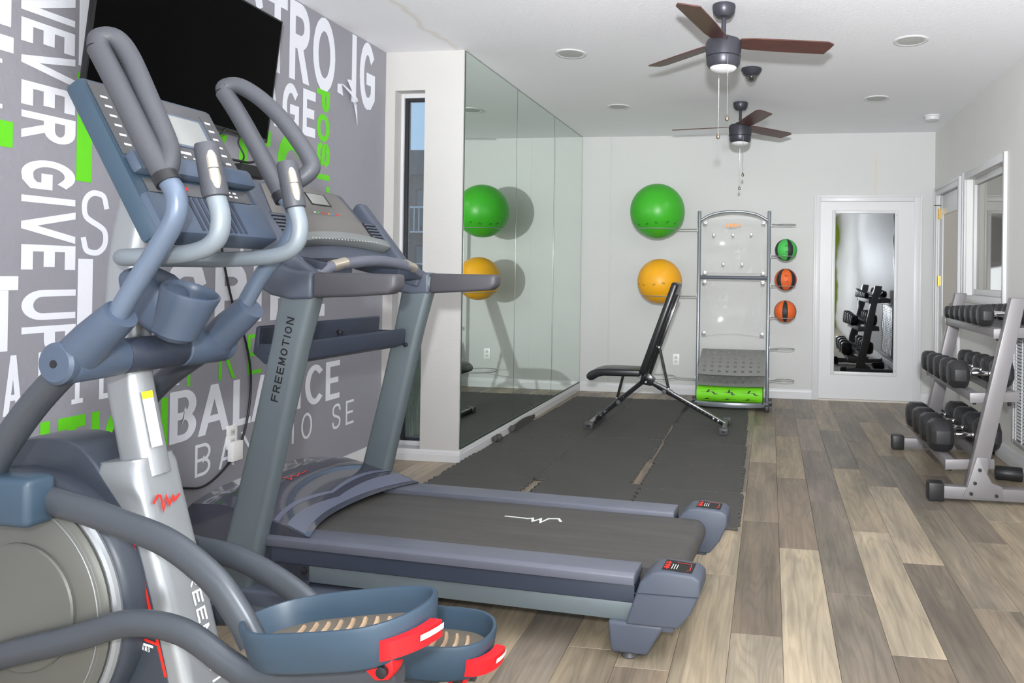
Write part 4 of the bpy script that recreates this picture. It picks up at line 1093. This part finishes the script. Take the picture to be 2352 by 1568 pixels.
for i in range(4):
    y = 4.67 + i * .235; d = .200 - i * .006
    dumbbell('%s dumbbell on the bottom tier of the rack, big black hex heads' % ORD[i], 1.025, y, .229, d, .14, .265, 'dumbbells on the bottom tier')
fr_ = thing('foam_roller', 'short black foam roller on the floor behind the rack foot', 'roller', (1.50, 4.94, 0), -.25)
lt('foam_sleeve', 'rubber', fr_, [(.012, -.08), (.040, -.078), (.044, -.072), (.044, .072), (.040, .078), (.012, .08)], 24, (0, 0, .044), 'x')
lt('core_tube', 'rubbermid', fr_, [(.0115, -.084), (.0115, .084)], 16, (0, 0, .044), 'x')

# ================================================================== ELLIPTICAL TRAINER  (local x: towards the pedals, y: away from the camera)
el = thing('elliptical_trainer', 'grey and silver elliptical trainer with red lever pedals in the foreground', 'elliptical', (-1.537, 1.646, 0), math.radians(-2))
tb('base_beam', 'armgrey', el, [(-.60, 0, .055), (1.02, 0, .055)], 1, prof=rrect(.09, .06, .01, 3))
for x in (-.56, .98):
    f_ = tb('stabilizer', 'armgrey', el, [(x, -.28, .05), (x, .28, .05)], .04, n=16)
    for s in (-1, 1): lt('end_cap', 'rubber', f_, [(.03, -.03), (.05, -.025), (.05, .02), (.03, .03)], 16, (x, s * .29, .05), 'y')
# drive housing with its side discs
hp = [(-.665, .43), (-.64, .58), (-.55, .72), (-.42, .80), (-.28, .832), (-.17, .835), (-.105, .80), (-.05, .735), (.012, .658), (.049, .58), (.092, .44), (.137, .271), (.175, .12), (.175, .085), (-.50, .085), (-.60, .22)]
b = new(); prism(b, [(p.x, p.y) for p in catmull([(x, z, 0) for x, z in hp], 3, True)], -.067, .05, 'xz'); obj('drive_housing', b, 'housing', el, .012, 3)
b = new(); lathe(b, [(.334, -.060), (.334, -.098), (.326, -.114), (.312, -.122), (.002, -.122)], 72, (-.262, 0, .435), 'y', cap=False); obj('housing_bulge', b, 'housing', el)
for s in (-1, 1):
    dk = lt('side_disc', 'disc', el, [(.302, 0), (.302, s * .014), (.292, s * .021), (.2, s * .030), (.05, s * .034), (.002, s * .034)], 64, (-.262, -.122 if s < 0 else .05, .435), 'y')
    b = new()
    for rr in (.278, .286, .294): tube(b, [(-.262 + rr * math.cos(2 * PI * i / 64), (-.1445 if s < 0 else .0725) - s * (rr - .278) * .3, .435 + rr * math.sin(2 * PI * i / 64)) for i in range(64)], .0016, n=6, closed=True)
    obj('rib_line', b, 'silver', dk)
    lt('hub_plate', 'disc', dk, [(.152, s * .148), (.152, s * .157), (.148, s * .160), (.05, s * .163), (.002, s * .163)], 48, (-.19, 0 if s < 0 else -.072, .46), 'y')
    b = new(); tube(b, [(-.262 + .313 * math.cos(2 * PI * i / 64), (-.126 if s < 0 else .054), .435 + .313 * math.sin(2 * PI * i / 64)) for i in range(64)], .011, n=8, closed=True)
    obj('disc_rim', b, 'silver', el)
ln = [(.032, .645), (.072, .523), (.142, .345 - .06)]
squiggle('red_stripe', 'redp', el, (0, -.0685, 0), (1, 0, 0), (0, 0, 1), [(.026, .605), (.070, .478), (.126, .292)], .008)
for x, z in ((.042, .485), (.076, .372), (.012, .606)):
    squiggle('red_tick', 'redp', el, (0, -.0687, 0), (1, 0, 0), (0, 0, 1), [(x - .012, z), (x + .022, z - .008)], .007)
    squiggle('white_tick', 'whitep', el, (0, -.0687, 0), (1, 0, 0), (0, 0, 1), [(x - .012, z - .012), (x + .012, z - .016)], .006)
text('zone_text', 'THIGHS', 'whitep', el, (-.030, -.0689, .580), (1, 0, -.2), (0, 0, 1), .011, .006, .0022, .0018)
text('zone_text', 'HAMS', 'whitep', el, (.052, -.0689, .348), (1, 0, -.2), (0, 0, 1), .011, .006, .0022, .0018)
# silver lower column
def qr(z):
    P_ = [(.05, .262), (.25, .19), (.37, .155), (.484, .122), (.60, .084), (.77, .032), (.80, .026)]
    for (z0, q0), (z1, q1) in zip(P_, P_[1:]):
        if z0 <= z <= z1: return q0 + (q1 - q0) * (z - z0) / (z1 - z0)
    return P_[-1][1]
rings = []
for z in (.06, .15, .25, .37, .484, .60, .70, .765, .782, .788):
    q = qr(min(z, .79)); w2 = .066 if z < .78 else .058; d_ = .14 if z < .78 else .125
    rings.append([(q - d_ / 2 + x, y, z + (x * .12 if z > .7 else 0)) for x, y in rrect(d_, w2 * 2, .026, 5)])
b = new(); loft(b, rings); obj('column_shroud', b, 'silver', el)
squiggle('maker_mark', 'redp', el, (qr(.665) + .0065, -.045, .665), (0, 1, .0), (-.29, 0, .955), [(x * .075, y * .045) for x, y in MARK], .006)
text('maker_name', 'FREEMOTION', 'whitep', el, (qr(.54) + .0015, .002, .545), (.285, 0, -.955), (0, 1, 0), .028, .034, .010, .0055)
# upper mast
b = new(); tube(b, [(.0, 0, .74), (-.035, 0, .88), (-.062, 0, 1.0), (-.066, 0, 1.12), (-.062, 0, 1.25), (-.045, 0, 1.36), (-.02, 0, 1.46)], 1, smooth=4, prof=rrect(.075, .10, .03, 5), up=(1, 0, 0)); obj('mast', b, 'silver', el)
b = new()
R_ = []
for i in range(7):
    t = i / 6; z = .955 - t * .135; q = -.0525 + t * .0355 + .0525
    R_.append([(q - .0, -.030, z), (q - .0, .002, z)])
for i in range(7):
    t = i / 6; z = .955 - t * .135
    R_[i] = [(.003 + .034 * t, -.028, z), (.003 + .034 * t, .004, z)]
loft(b, R_, closed=False, caps=False); wl = obj('warning_label', b, 'whitep', el)
b = new(); loft(b, [[(.0037, -.028, .956), (.0037, .004, .956)], [(.0080, -.028, .938), (.0080, .004, .938)]], closed=False, caps=False); obj('label_header', b, 'yellowp', wl)
# pivot axle
ax = lt('pivot_axle', 'steelblue_d', el, [(.040, -.085), (.043, -.08), (.043, .08), (.040, .085)], 32, (0, 0, 1.05), 'y')
for s in (-1, 1):
    hb = lt('pivot_hub', 'steelblue', el, [(.036, s * .085), (.044, s * .09), (.046, s * .12), (.048, s * .215), (.045, s * .222), (.046, s * .226), (.047, s * .24), (.040, s * .246), (.002, s * .247)], 32, (0, 0, 1.05), 'y')
    lt('hub_bolt', 'blackp', hb, [(.009, s * .2465), (.009, s * .2485), (.002, s * .2488)], 12, (0, 0, 1.05), 'y')
# swinging arms
def arm(s, low, up, loop, dy):
    y = s * .20
    tb('swing_link', 'armgrey', el, [(q, y, z) for q, z in low], 1, smooth=5, prof=(.030, .034), up=(0, 1, 0))
    tb('arm_socket', 'steelblue', el, [(.012, y, 1.066), (.055, y, 1.105), (.100, y, 1.142), (.122, y, 1.16)], [.046, .044, .040, .037], n=20)
    tb('arm_tube', 'tube_bl', el, [(q, y, z) for q, z in up], .0215, n=20, smooth=6)
    g = tb('grip_bar', 'foam_grip', el, [(q, y, z) for q, z in loop[0]], .0235, n=20, smooth=4)
    tb('grip_loop', 'foam_grip', el, [(q, y + s * k, z) for q, z, k in loop[1]], .0225, n=18, smooth=6)
    p0, p1 = loop[0][0], loop[0][1]
    d_ = Vector((p1[0] - p0[0], 0, p1[1] - p0[1])).normalized()
    tb('grip_collar', 'blackp', el, [Vector((p0[0], y, p0[1])) - d_ * .012, Vector((p0[0], y, p0[1])) + d_ * .012], .0262, n=20)
arm(-1, [(0, 1.05), (-.10, .955), (-.175, .865), (-.225, .79), (-.235, .735)],
    [(.100, 1.14), (.165, 1.235), (.222, 1.315), (.258, 1.375), (.258, 1.425), (.232, 1.462)],
    ([(.234, 1.458), (.183, 1.533), (.101, 1.672), (.052, 1.752)], [(.052, 1.752, 0), (.047, 1.778, -.008), (.066, 1.783, -.026), (.092, 1.745, -.038), (.142, 1.652, -.038), (.196, 1.55, -.036), (.222, 1.50, -.018), (.226, 1.468, 0)]), 0)
arm(1, [(0, 1.05), (-.15, .95), (-.25, .845), (-.30, .72), (-.28, .60), (-.245, .55)],
    [(.085, 1.14), (.15, 1.245), (.222, 1.325), (.250, 1.38), (.245, 1.43), (.212, 1.466)],
    ([(.214, 1.462), (.155, 1.56), (.075, 1.685), (.026, 1.752)], [(.026, 1.752, 0), (.026, 1.770, .006), (.058, 1.774, .02), (.115, 1.738, .035), (.185, 1.672, .042), (.262, 1.572, .042), (.268, 1.53, .03), (.205, 1.478, 0)]), 0)
# pedal arms and pedals
for s, up_, lo_, br in ((-1, [(-.10, .722), (0, .705), (.094, .683), (.222, .648), (.336, .580), (.40, .510), (.44, .450)], [(-.45, .24), (-.25, .343), (-.007, .421), (.145, .472), (.282, .466), (.400, .408), (.47, .388), (.60, .405), (.80, .438)], (-.24, .735)),
                        (1, [(-.12, .52), (0, .50), (.12, .485), (.25, .435), (.35, .375), (.42, .31)], [(-.45, .22), (-.25, .27), (0, .31), (.15, .32), (.30, .295), (.42, .250), (.60, .245), (.80, .250)], (-.24, .545))):
    tb('pedal_arm', 'armgrey', el, [(q, s * .165, z) for q, z in up_], 1, smooth=6, prof=(.020, .033), up=(0, 0, 1), n=18)
    tb('pedal_arm', 'armgrey', el, [(q, s * .185, z) for q, z in lo_], 1, smooth=6, prof=(.020, .030), up=(0, 0, 1), n=18)
    b = new(); box(b, br[0] - .03, br[0] + .15, s * .19 - .036, s * .19 + .036, br[1] - .062, br[1] + .05); obj('arm_bracket', b, 'pedal', el, .016, 3)
    lt('crank_pin', 'chrome', el, [(.022, s * .158), (.022, s * .215), (.015, s * .22)], 16, (-.45, 0, .24 if s < 0 else .22), 'y')
OUT = [(.412, -.155), (.432, -.205), (.510, -.255), (.64, -.268), (.765, -.262), (.828, -.215), (.850, -.14), (.826, -.078), (.745, -.050), (.60, -.052), (.498, -.066), (.440, -.100)]
def pedal(s, tilt, zb, dq):
    cq, cs = .635, -.158
    base = [(p.x - cq, p.y - cs) for p in catmull([(x, y, 0) for x, y in OUT], 4, True)]
    if s > 0: base = [(x, -y) for x, y in base]
    M_ = Matrix.Translation((cq + dq, s * .158, zb)) @ Matrix.Rotation(-tilt, 4, 'Y')
    def ring(k, z, kx=None):
        return [M_ @ Vector((x * (kx or k), y * k, z)) for x, y in base]
    b = new(); loft(b, [ring(.55, -.088), ring(.84, -.088, .88), ring(.91, -.079, .94), ring(1.0, -.006), ring(.985, .002, .99), ring(.93, .002, .955), ring(.905, -.006, .94), ring(.84, -.056, .90)])
    pd = obj('pedal', b, 'pedal', el, 0, sharp=50)
    b = new(); loft(b, [ring(.835, -.0558, .895), ring(.83, -.051, .89)]); tr_ = obj('tread_mat', b, 'sand', pd)
    g = None
    for i in range(9):
        x0 = -.13 + i * .03
        w_ = .070 - .002 * abs(i - 5) ** 1.6 if i > 1 else .05 + .008 * i
        b = new(); tube(b, [M_ @ Vector((x0 + .022 * (1 - (y / .08) ** 2) - y * .12, y, -.0505)) for y in [w_ * (j / 6 * 2 - 1) for j in range(7)]], .0055, n=6)
        obj('tread_rib', b, 'groove', tr_)
    # red lever under the heel
    heel = [(x, y) for x, y in base if x > .10 and -.098 < y < .012]
    heel.sort(key=lambda p: p[1])
    b = new()
    o_ = [M_ @ Vector((x * 1.01, y * .96, -.030)) for x, y in heel]; o2 = [M_ @ Vector((x * 1.10 + .006, y * .98, -.034)) for x, y in heel]
    o3 = [M_ @ Vector((x * 1.09 + .004, y * .98, -.068)) for x, y in heel]; o4 = [M_ @ Vector((x * .97, y * .94, -.072)) for x, y in heel]
    loft(b, [[a, c, d, e] for a, c, d, e in zip(o_, o2, o3, o4)]); lv = obj('heel_lever', b, 'red', pd, 0, sharp=40)
    b = new(); prism(b, [(.10, -.066), (.165, -.066), (.165, -.10), (.15, -.118), (.12, -.118), (.10, -.095)], -.055, -.015, 'xz')
    for v in b.verts: v.co = M_ @ Vector((v.co.x, v.co.y - (.02 if s < 0 else .0), v.co.z))
    obj('lever_lug', b, 'red', lv, .006)
    mid = heel[len(heel) // 2:]
    b = new(); loft(b, [[M_ @ Vector((x * 1.115 + .0065, y * .98, -.040)), M_ @ Vector((x * 1.108 + .0055, y * .98, -.052))] for x, y in mid], closed=False, caps=False); obj('lever_label', b, 'whitep', lv)
    c0 = M_ @ Vector((.142, -.078 if s < 0 else -.058, -.097))
    lt('lever_bolt', 'blackp', lv, [(.004, -.008), (.012, -.006), (.012, .012)], 12, c0, 'y')
    b = new(); prism(b, [(-.16, -.089), (.10, -.089), (.11, -.11), (.06, -.128), (-.12, -.128)], -.045, .045, 'xz')
    for v in b.verts: v.co = M_ @ v.co
    obj('pedal_carrier', b, 'armgrey', pd, .008)
pedal(-1, math.radians(9.4), .536, 0)
pedal(1, math.radians(1.0), .362, .015)
# console
dC = Vector((.52, 0, -.854)).normalized(); nC = Vector((.854, 0, .52)).normalized(); P0 = Vector((-.010, 0, 1.695))
def fc(w, s, h): return P0 + dC * w + Vector((0, s, 0)) + nC * h
def slab(name, m, w0, w1, s0, s1, h0, h1, bev=.002, parent=None, taper=0.0):
    b = new()
    lo = [fc(w0, s0 + taper, h0), fc(w1, s0, h0), fc(w1, s1, h0), fc(w0, s1 - taper, h0)]
    hi = [fc(w0, s0 + taper, h1), fc(w1, s0, h1), fc(w1, s1, h1), fc(w0, s1 - taper, h1)]
    loft(b, [lo, hi]); return obj(name, b, m, parent or el, bev)
slab('console_body', 'pedal', -.005, .415, -.19, .19, -.052, 0, .012)
con = slab('console_overlay', 'panel', .008, .205, -.178, .178, .0, .003, .0015)
slab('display_frame', 'tube_bl', .05, .150, -.055, .125, .003, .006, .001, con)
slab('display', 'lcd', .056, .144, -.048, .112, .0055, .0068, .0005, con)
slab('quick_key', 'whitep', .165, .173, -.02, .03, .003, .004, .0004, con)
for i, c_ in enumerate(('pink', 'redp', 'orangep', 'bluep', 'redp')): slab('colour_key', c_, .196, .204, -.045 + i * .034, -.03 + i * .034, .003, .0045, .0004, con)
for i in range(3): slab('key', 'whitep', .181, .185, -.03 + i * .03, -.022 + i * .03, .003, .004, .0003, con)
for i in range(6):
    for s_ in (.15, -.155): slab('key', 'whitep', .045 + i * .026, .051 + i * .026, s_ - .009, s_ + .009, .003, .004, .0003, con)
for s0_ in (.132, ): slab('panel_line', 'rubbermid', .03, .19, s0_, s0_ + .0015, .003, .0036, 0, con)
squiggle('maker_mark', 'redp', con, fc(.034, -.035, .0045), (0, 1, 0), -dC, [(0, .0), (.012, .006), (.03, -.002), (.05, -.004)], .004)
slab('reading_ledge', 'steelblue', .208, .262, -.182, .182, .0, .030, .010)
ks = slab('key_strip', 'panel', .266, .304, -.16, .16, .0, .004, .001)
for s_ in (-.06, .03): slab('red_key', 'redp', .278, .289, s_, s_ + .016, .004, .0052, .0004, ks)
for i in range(3):
    for j in range(2): slab('key', 'whitep', .274 + j * .012, .279 + j * .012, .07 + i * .018, .080 + i * .018, .004, .005, .0003, ks)
slab('vent_block', 'steelblue', .308, .418, -.186, .186, -.05, .014, .012)
for i in range(9): slab('vent_slot', 'steelblue_d', .316, .408, -.075 + i * .017, -.066 + i * .017, .0142, .0155, 0)
# cup holder
b = new(); prism(b, [(-.06, 1.25), (-.02, 1.268), (.03, 1.248), (.075, 1.215), (.085, 1.12), (.05, 1.095), (-.04, 1.15)], -.052, .052, 'xz'); ch_ = obj('cup_holder', b, 'steelblue', el, .022, 4)
tl = Matrix.Translation((.114, 0, 1.203)) @ Matrix.Rotation(math.radians(24), 4, 'Y')
b = new(); lathe(b, [(.010, -.125), (.040, -.122), (.054, -.108), (.062, -.03), (.067, 0), (.066, .006), (.061, .008), (.057, .004), (.054, -.01), (.047, -.10), (.002, -.102)], 36, cap=False)
for v in b.verts: v.co = tl @ v.co
obj('cup', b, 'steelblue', ch_)
# fixed handlebars
for s in (-1, 1):
    tb('fixed_bar', 'tube_lt', el, [(-.03, s * .03, 1.287), (.02, s * .10, 1.287), (.09, s * .135, 1.288), (.235, s * .135, 1.298), (.300, s * .135, 1.325), (.315, s * .135, 1.375), (.302, s * .135, 1.425)], .0205, n=20, smooth=5)
    p0 = Vector((.302, s * .135, 1.424)); p1 = Vector((.272, s * .135, 1.548)); d_ = (p1 - p0)
    g = tb('pulse_grip', 'foam_grip', el, [p0, p0 + d_ * .02, p0 + d_ * .1, p0 + d_ * .5, p0 + d_ * .9, p0 + d_ * .98, p1], [.021, .026, .0275, .026, .0255, .023, .014], n=20)
    for a, c in ((.10, .50), (.52, .92)):
        w0, w1, w2 = ((.009, .0135, .0135), (.0135, .0125, .007))[a > .3]
        b = new(); tube(b, [p0 + d_ * a + Vector((.0150, -.0100, 0)), p0 + d_ * (a + c) * .5 + Vector((.0140, -.0095, .002)), p0 + d_ * c + Vector((.0130, -.0090, 0))], [w0, w1, w2], n=14); obj('pulse_plate', b, 'pulse', g)

# ================================================================== TREADMILL  (local x: towards the rear end, y: away from the camera)
tm = thing('treadmill', 'grey treadmill with a dark belt facing the mural wall', 'treadmill', (-.21, 2.755, 0), math.radians(-4))
# belt, wrapped round the rear roller
b = new(); bp_ = [(-1.62, .262), (-.10, .262)] + [(-.10 + .045 * math.sin(a), .217 + .045 * math.cos(a)) for a in [PI * i / 10 for i in range(1, 11)]] + [(-1.62, .172)]
prism(b, bp_, -.268, .268, 'xz'); bl_ = obj('running_belt', b, 'belt', tm)
squiggle('belt_mark', 'whitep', bl_, (-.62, .13, .2626), (-1, 0, 0), (0, -1, 0), [(0, .03), (.02, .0), (.06, .01), (.075, .06), (.09, .02), (.11, .055), (.125, .02), (.14, .03), (.24, .025)], .011)
for s in (-1, 1):
    n_ = 'foot_rail'
    b = new(); prism(b, [(s * .270, .250), (s * .270, .280), (s * .285, .284), (s * .372, .284), (s * .387, .274), (s * .387, .246), (s * .300, .246)], -1.60, -.19, 'yz'); obj('foot_rail', b, 'railgrey', tm, .003)
    b = new(); prism(b, [(s * .30, .186), (s * .30, .245), (s * .376, .245), (s * .380, .235), (s * .380, .19), (s * .376, .186)], -1.57, -.19, 'yz'); obj('side_panel', b, 'steelblue_d', tm)
    b = new(); prism(b, [(s * .30, .124), (s * .30, .185), (s * .372, .185), (s * .372, .124)], -1.55, -.19, 'yz'); obj('side_beam', b, 'framegrey', tm, .003)
    # rear end cap
    b = new()
    op = [(-.215, .124), (-.168, .266), (-.130, .299), (-.09, .306), (.008, .301), (.030, .286), (.031, .248), (.002, .18), (-.040, .126)]
    prism(b, op, s * .272, s * .398, 'xz'); ec = obj('end_cap', b, 'capgrey', tm, .008, 3)
    b = new(); prism(b, [(-.186, .228), (-.184, .231), (.026, .237), (.026, .234)], s * .3985, s * .3995, 'xz'); obj('cap_seam', b, 'steelblue_d', ec)
    b = new(); loft(b, [[(-.100, s * .292, .3072), (-.100, s * .378, .3072)], [(-.000, s * .292, .3022), (-.000, s * .378, .3022)]], closed=False, caps=False); ds_ = obj('safety_decal', b, 'blackprint', ec)
    text('decal_text', 'SRS', 'redp', ds_, (-.096, s * .305 if s > 0 else -.365, .3082), (0, 1, 0), (1, 0, -.05), .018, .015, .004, .004)
    squiggle('decal_line', 'redp', ds_, (0, s * .3375, .3034), (1, 0, -.05), (0, 1, 0), [(-.085, -.032), (-.085, .032)], .003)
    squiggle('decal_line', 'redp', ds_, (0, s * .3375, .3034), (1, 0, -.05), (0, 1, 0), [(-.06, .03), (-.012, .03), (-.010, -.02), (-.02, -.03)], .0025)
    for k_ in range(3): squiggle('decal_line', 'whitep', ds_, (0, s * .3375, .3034), (1, 0, -.05), (0, 1, 0), [(-.07 + k_ * .008, -.025), (-.07 + k_ * .008, .012)], .0025)
    # rear foot
    b = new()
    loft(b, [[(x, s * y, .020) for x, y in ((-.268, .31), (-.145, .31), (-.145, .384), (-.268, .384))], [(x, s * y, .127) for x, y in ((-.278, .295), (-.085, .295), (-.085, .392), (-.278, .392))]])
    rf = obj('rear_foot', b, 'capgrey', tm, .012, 3)
    lt('leveling_pad', 'rubbermid', rf, [(.026, .0), (.030, .004), (.026, .012), (.02, .022)], 18, (-.21, s * .347, 0))
    bx('foot_block', 'capgrey', tm, -.16, -.055, s * .30 if s > 0 else -.385, s * .385 if s > 0 else -.30, .105, .135, .008)
    # base side rail, upright
    bx('base_rail', 'capgrey', tm, -2.00, -1.22, min(s * .26, s * .445), max(s * .26, s * .445), .012, .105, .012, 3)
    b = new(); R_ = []
    for z, q, w_ in ((.10, -1.700, .150), (.40, -1.628, .138), (.70, -1.555, .132), (1.00, -1.485, .134), (1.19, -1.440, .150), (1.24, -1.428, .16)):
        R_.append([(q + x, s * .395 + y, z) for x, y in rrect(w_, .075, .024, 4)])
    loft(b, R_); upn = obj('upright', b, 'framegrey', tm)
    # handrail: joint and dark grip
    b = new(); R_ = []
    for x, z0, z1, y0, y1 in ((-1.62, 1.20, 1.33, .33, .42), (-1.55, 1.17, 1.29, .345, .435), (-1.46, 1.155, 1.262, .352, .443), (-1.372, 1.160, 1.256, .355, .445)):
        R_.append([(x, s * y, z) for y, z in ((y0, z0), (y1, z0), (y1, z1), (y0, z1))])
    loft(b, R_); obj('handrail_joint', b, 'capgrey', tm, .014, 3)
    b = new(); R_ = []
    for x, z0, z1, y0, y1 in ((-1.3715, 1.163, 1.255, .358, .442), (-1.20, 1.172, 1.254, .360, .440), (-1.075, 1.182, 1.253, .362, .438), (-1.045, 1.205, 1.253, .366, .434)):
        R_.append([(x, s * y, z) for y, z in ((y0, z0), (y1, z0), (y1, z1), (y0, z1))])
    loft(b, R_); obj('handrail_grip', b, 'gripdark', tm, .014, 3)
    lt('frame_bolt', 'blackp', tm, [(.004, s * .3715), (.013, s * .3725), (.013, s * .379), (.006, s * .381)], 14, (-1.435, 0, .165), 'y')
text('maker_name', 'FREEMOTION', 'blackprint', tm, (-1.510, -.4335, .785), (.208, 0, .978), (-.978, 0, .208), .030, .0255, .0085, .0050)
for x in (-1.95, -1.30): bx('base_cross', 'steelblue_d', tm, x - .05, x + .05, -.30, .30, .02, .09, .006)
bx('deck_pan', 'steelblue_d', tm, -1.60, -.25, -.30, .30, .13, .168)
for s in (-1, 1): lt('base_foot', 'rubber', tm, [(.03, 0), (.03, .012)], 14, (-1.28, s * .37, 0)); lt('base_foot', 'rubber', tm, [(.03, 0), (.03, .012)], 14, (-1.94, s * .37, 0))
yl = bx('caution_label', 'whitep', tm, -1.545, -1.495, -.320, -.285, .1052, .1058)
bx('label_header', 'yellowp', yl, -1.545, -1.495, -.294, -.285, .1059, .1062)
# motor hood
b = new(); G_ = []
NS = 24
for i in range(NS + 1):
    s = -.372 + .744 * i / NS; e = abs(s) / .372
    qr_ = -1.515 + .10 * e ** 2.2
    drop = .035 * e ** 3
    row = [(qr_, s, .288), (qr_ - .02, s, .300 - drop * .2), (qr_ - .10, s, .345 - drop * .7), (-1.70, s, .395 - drop), (-1.80, s, .412 - drop), (-1.93, s, .405 - drop), (-1.975, s, .36 - drop), (-1.985, s, .11)]
    G_.append(row)
cap0 = [(x, y, .105) for x, y, z in G_[0]]; capN = [(x, y, .105) for x, y, z in G_[-1]]
loft(b, [cap0] + G_ + [capN], closed=False, caps=False); hd_ = obj('motor_hood', b, 'hood', tm, 0, sharp=50)
for k_, (o_, m_) in enumerate(((.012, 'hood2'), (.05, 'hood2'))):
    b = new(); A_, B_ = [], []
    for i in range(NS + 1):
        s = (-.365 + .73 * i / NS); e = abs(s) / .372; drop = .035 * e ** 3; q0 = -1.515 + .10 * e ** 2.2
        wd = (.03 if k_ == 0 else .012) + (.05 if k_ == 0 else .01) * e
        def hz(q):
            u = q0 - q
            return (.300 - drop * .2 + (.345 - drop * .7 - .300 + drop * .2) * (u - .02) / .08 if u < .10 else .345 - drop * .7 + (.395 - drop - .345 + drop * .7) * (u - .10) / max(.02, (-1.70 - q0) * -1 - .10)) + .0015
        q1 = q0 - .02 - (0 if k_ == 0 else .055 + .06 * e); q2 = q1 - wd
        A_.append((q1, s, hz(q1))); B_.append((q2, s, hz(q2)))
    loft(b, [A_, B_], closed=False, caps=False); obj('hood_trim', b, m_, hd_)
squiggle('maker_mark', 'redp', hd_, (-1.72, -.14, .4005), (0, 1, 0), (-.98, 0, .17), [(x * .17, y * .045) for x, y in MARK], .005)
# cross tray between the uprights
b = new(); A = [(-1.63, .955), (-1.618, 1.052), (-1.608, 1.057), (-1.600, 1.05), (-1.606, .985), (-1.50, .962), (-1.484, .996), (-1.476, 1.001), (-1.466, .996), (-1.472, .930), (-1.52, .912), (-1.58, .918)]
prism(b, A, -.42, .33, 'xz'); tr2 = obj('accessory_tray', b, 'steelblue_d', tm, .004)
for s in (-.418, -.20, .02, .322): bx('tray_divider', 'steelblue_d', tr2, -1.60, -1.478, s - .004, s + .004, .955, .992, .001)
b = new(); lathe(b, [(.004, -.03), (.004, 0), (.012, .004), (.013, .016), (.006, .022)], 14, (-1.53, -.06, 1.0)); obj('tray_knob', b, 'blackp', tr2)
lt('tray_bolt', 'blackp', tm, [(.004, .0), (.010, .002), (.010, .012)], 12, (-1.47, .325, .925), 'y')
# console
dT = Vector((.62, 0, -.785)).normalized(); nT = Vector((.785, 0, .62)).normalized(); T0 = Vector((-1.80, 0, 1.635))
def tc_(w, s, h): return T0 + dT * w + Vector((0, s, 0)) + nT * h
def tslab(name, m, w0, w1, s0, s1, h0, h1, bev=.002, parent=None, t0=0.0, t1=0.0, bow=0.0):
    b = new(); lo, hi = [], []
    n = 10
    top = [(w0 - bow * (1 - (2 * i / n - 1) ** 2), s0 + t0 + (s1 - s0 - 2 * t0) * i / n) for i in range(n + 1)]
    bot = [(w1 - bow * (1 - (2 * i / n - 1) ** 2), s0 + t1 + (s1 - s0 - 2 * t1) * i / n) for i in range(n + 1)][::-1]
    loft(b, [[tc_(w, s, h0) for w, s in top + bot], [tc_(w, s, h1) for w, s in top + bot]])
    return obj(name, b, m, parent or tm, bev)
tslab('console_body', 'capgrey', .03, .43, -.37, .37, -.07, 0, .015, None, .085, 0, .02)
pn = tslab('console_overlay', 'panel2', .045, .215, -.285, .285, 0, .006, .002, None, .05, .0, .02)
for s in (-1, 1):
    b = new(); prism(b, [(-1.775, 1.530), (-1.745, 1.575), (-1.72, 1.578), (-1.50, 1.318), (-1.40, 1.258), (-1.42, 1.19), (-1.60, 1.235), (-1.72, 1.40)], s * .335, s * .395, 'xz'); obj('console_side', b, 'capgrey', tm, .014, 3)
tslab('display_frame', 'blackprint', .058, .125, .0, .13, .006, .008, .001, pn)
tslab('display', 'lcd', .062, .120, .008, .120, .008, .009, .0004, pn)
for i, c_ in enumerate(('whitep', 'greenp', 'redp', 'redp', 'orangep', 'bluep', 'redp', 'redp')): tslab('colour_key', c_, .165, .172, -.02 + i * .023, -.01 + i * .023, .006, .0075, .0004, pn)
tslab('console_band', 'panel2', .222, .345, -.31, .31, 0, .020, .008, None, 0, -.02, .03)
for s in (-1, 1):
    v0, v1 = (s * .34, s * .25) if s < 0 else (.25, .34)
    vb = tslab('vent_frame', 'blackp', .215, .345, v0, v1, .021, .024, .001)
    for i in range(7): tslab('vent_slat', 'capgrey', .222 + i * .0175, .231 + i * .0175, v0 + .006, v1 - .006, .024, .029, .001, vb)
tslab('reading_ledge', 'ledge', .335, .375, -.30, .30, .0, .050, .006, None, 0, 0, .03)
for i in range(22): tslab('scale_mark', 'whitep', .350, .353, -.22 + i * .02, -.218 + i * .02 + .004, .0502, .0508, 0, None, 0, 0, 0)
for s in (-1, 1):
    b = new(); R_ = []
    for x, z in ((-1.64, 1.27), (-1.50, 1.24), (-1.40, 1.225)): R_.append([(x, s * y, z + dz) for y, dz in ((.17, 0), (.35, 0), (.36, .07 if x > -1.6 else .08), (.16, .05))])
    loft(b, R_); obj('side_bin', b, 'steelblue_d', tm, .010)
b = new(); tube(b, [(-1.43, -.37, 1.232), (-1.415, -.33, 1.258), (-1.405, -.24, 1.285), (-1.400, 0, 1.305), (-1.405, .24, 1.285), (-1.415, .33, 1.258), (-1.43, .37, 1.232)], .022, n=16, smooth=6); cb_ = obj('pulse_bar', b, 'railgrey', tm)
for s in (-1, 1): tb('pulse_plate', 'pulse', cb_, [(-1.4085, s * .285, 1.277), (-1.404, s * .21, 1.292)], .0232, n=16)
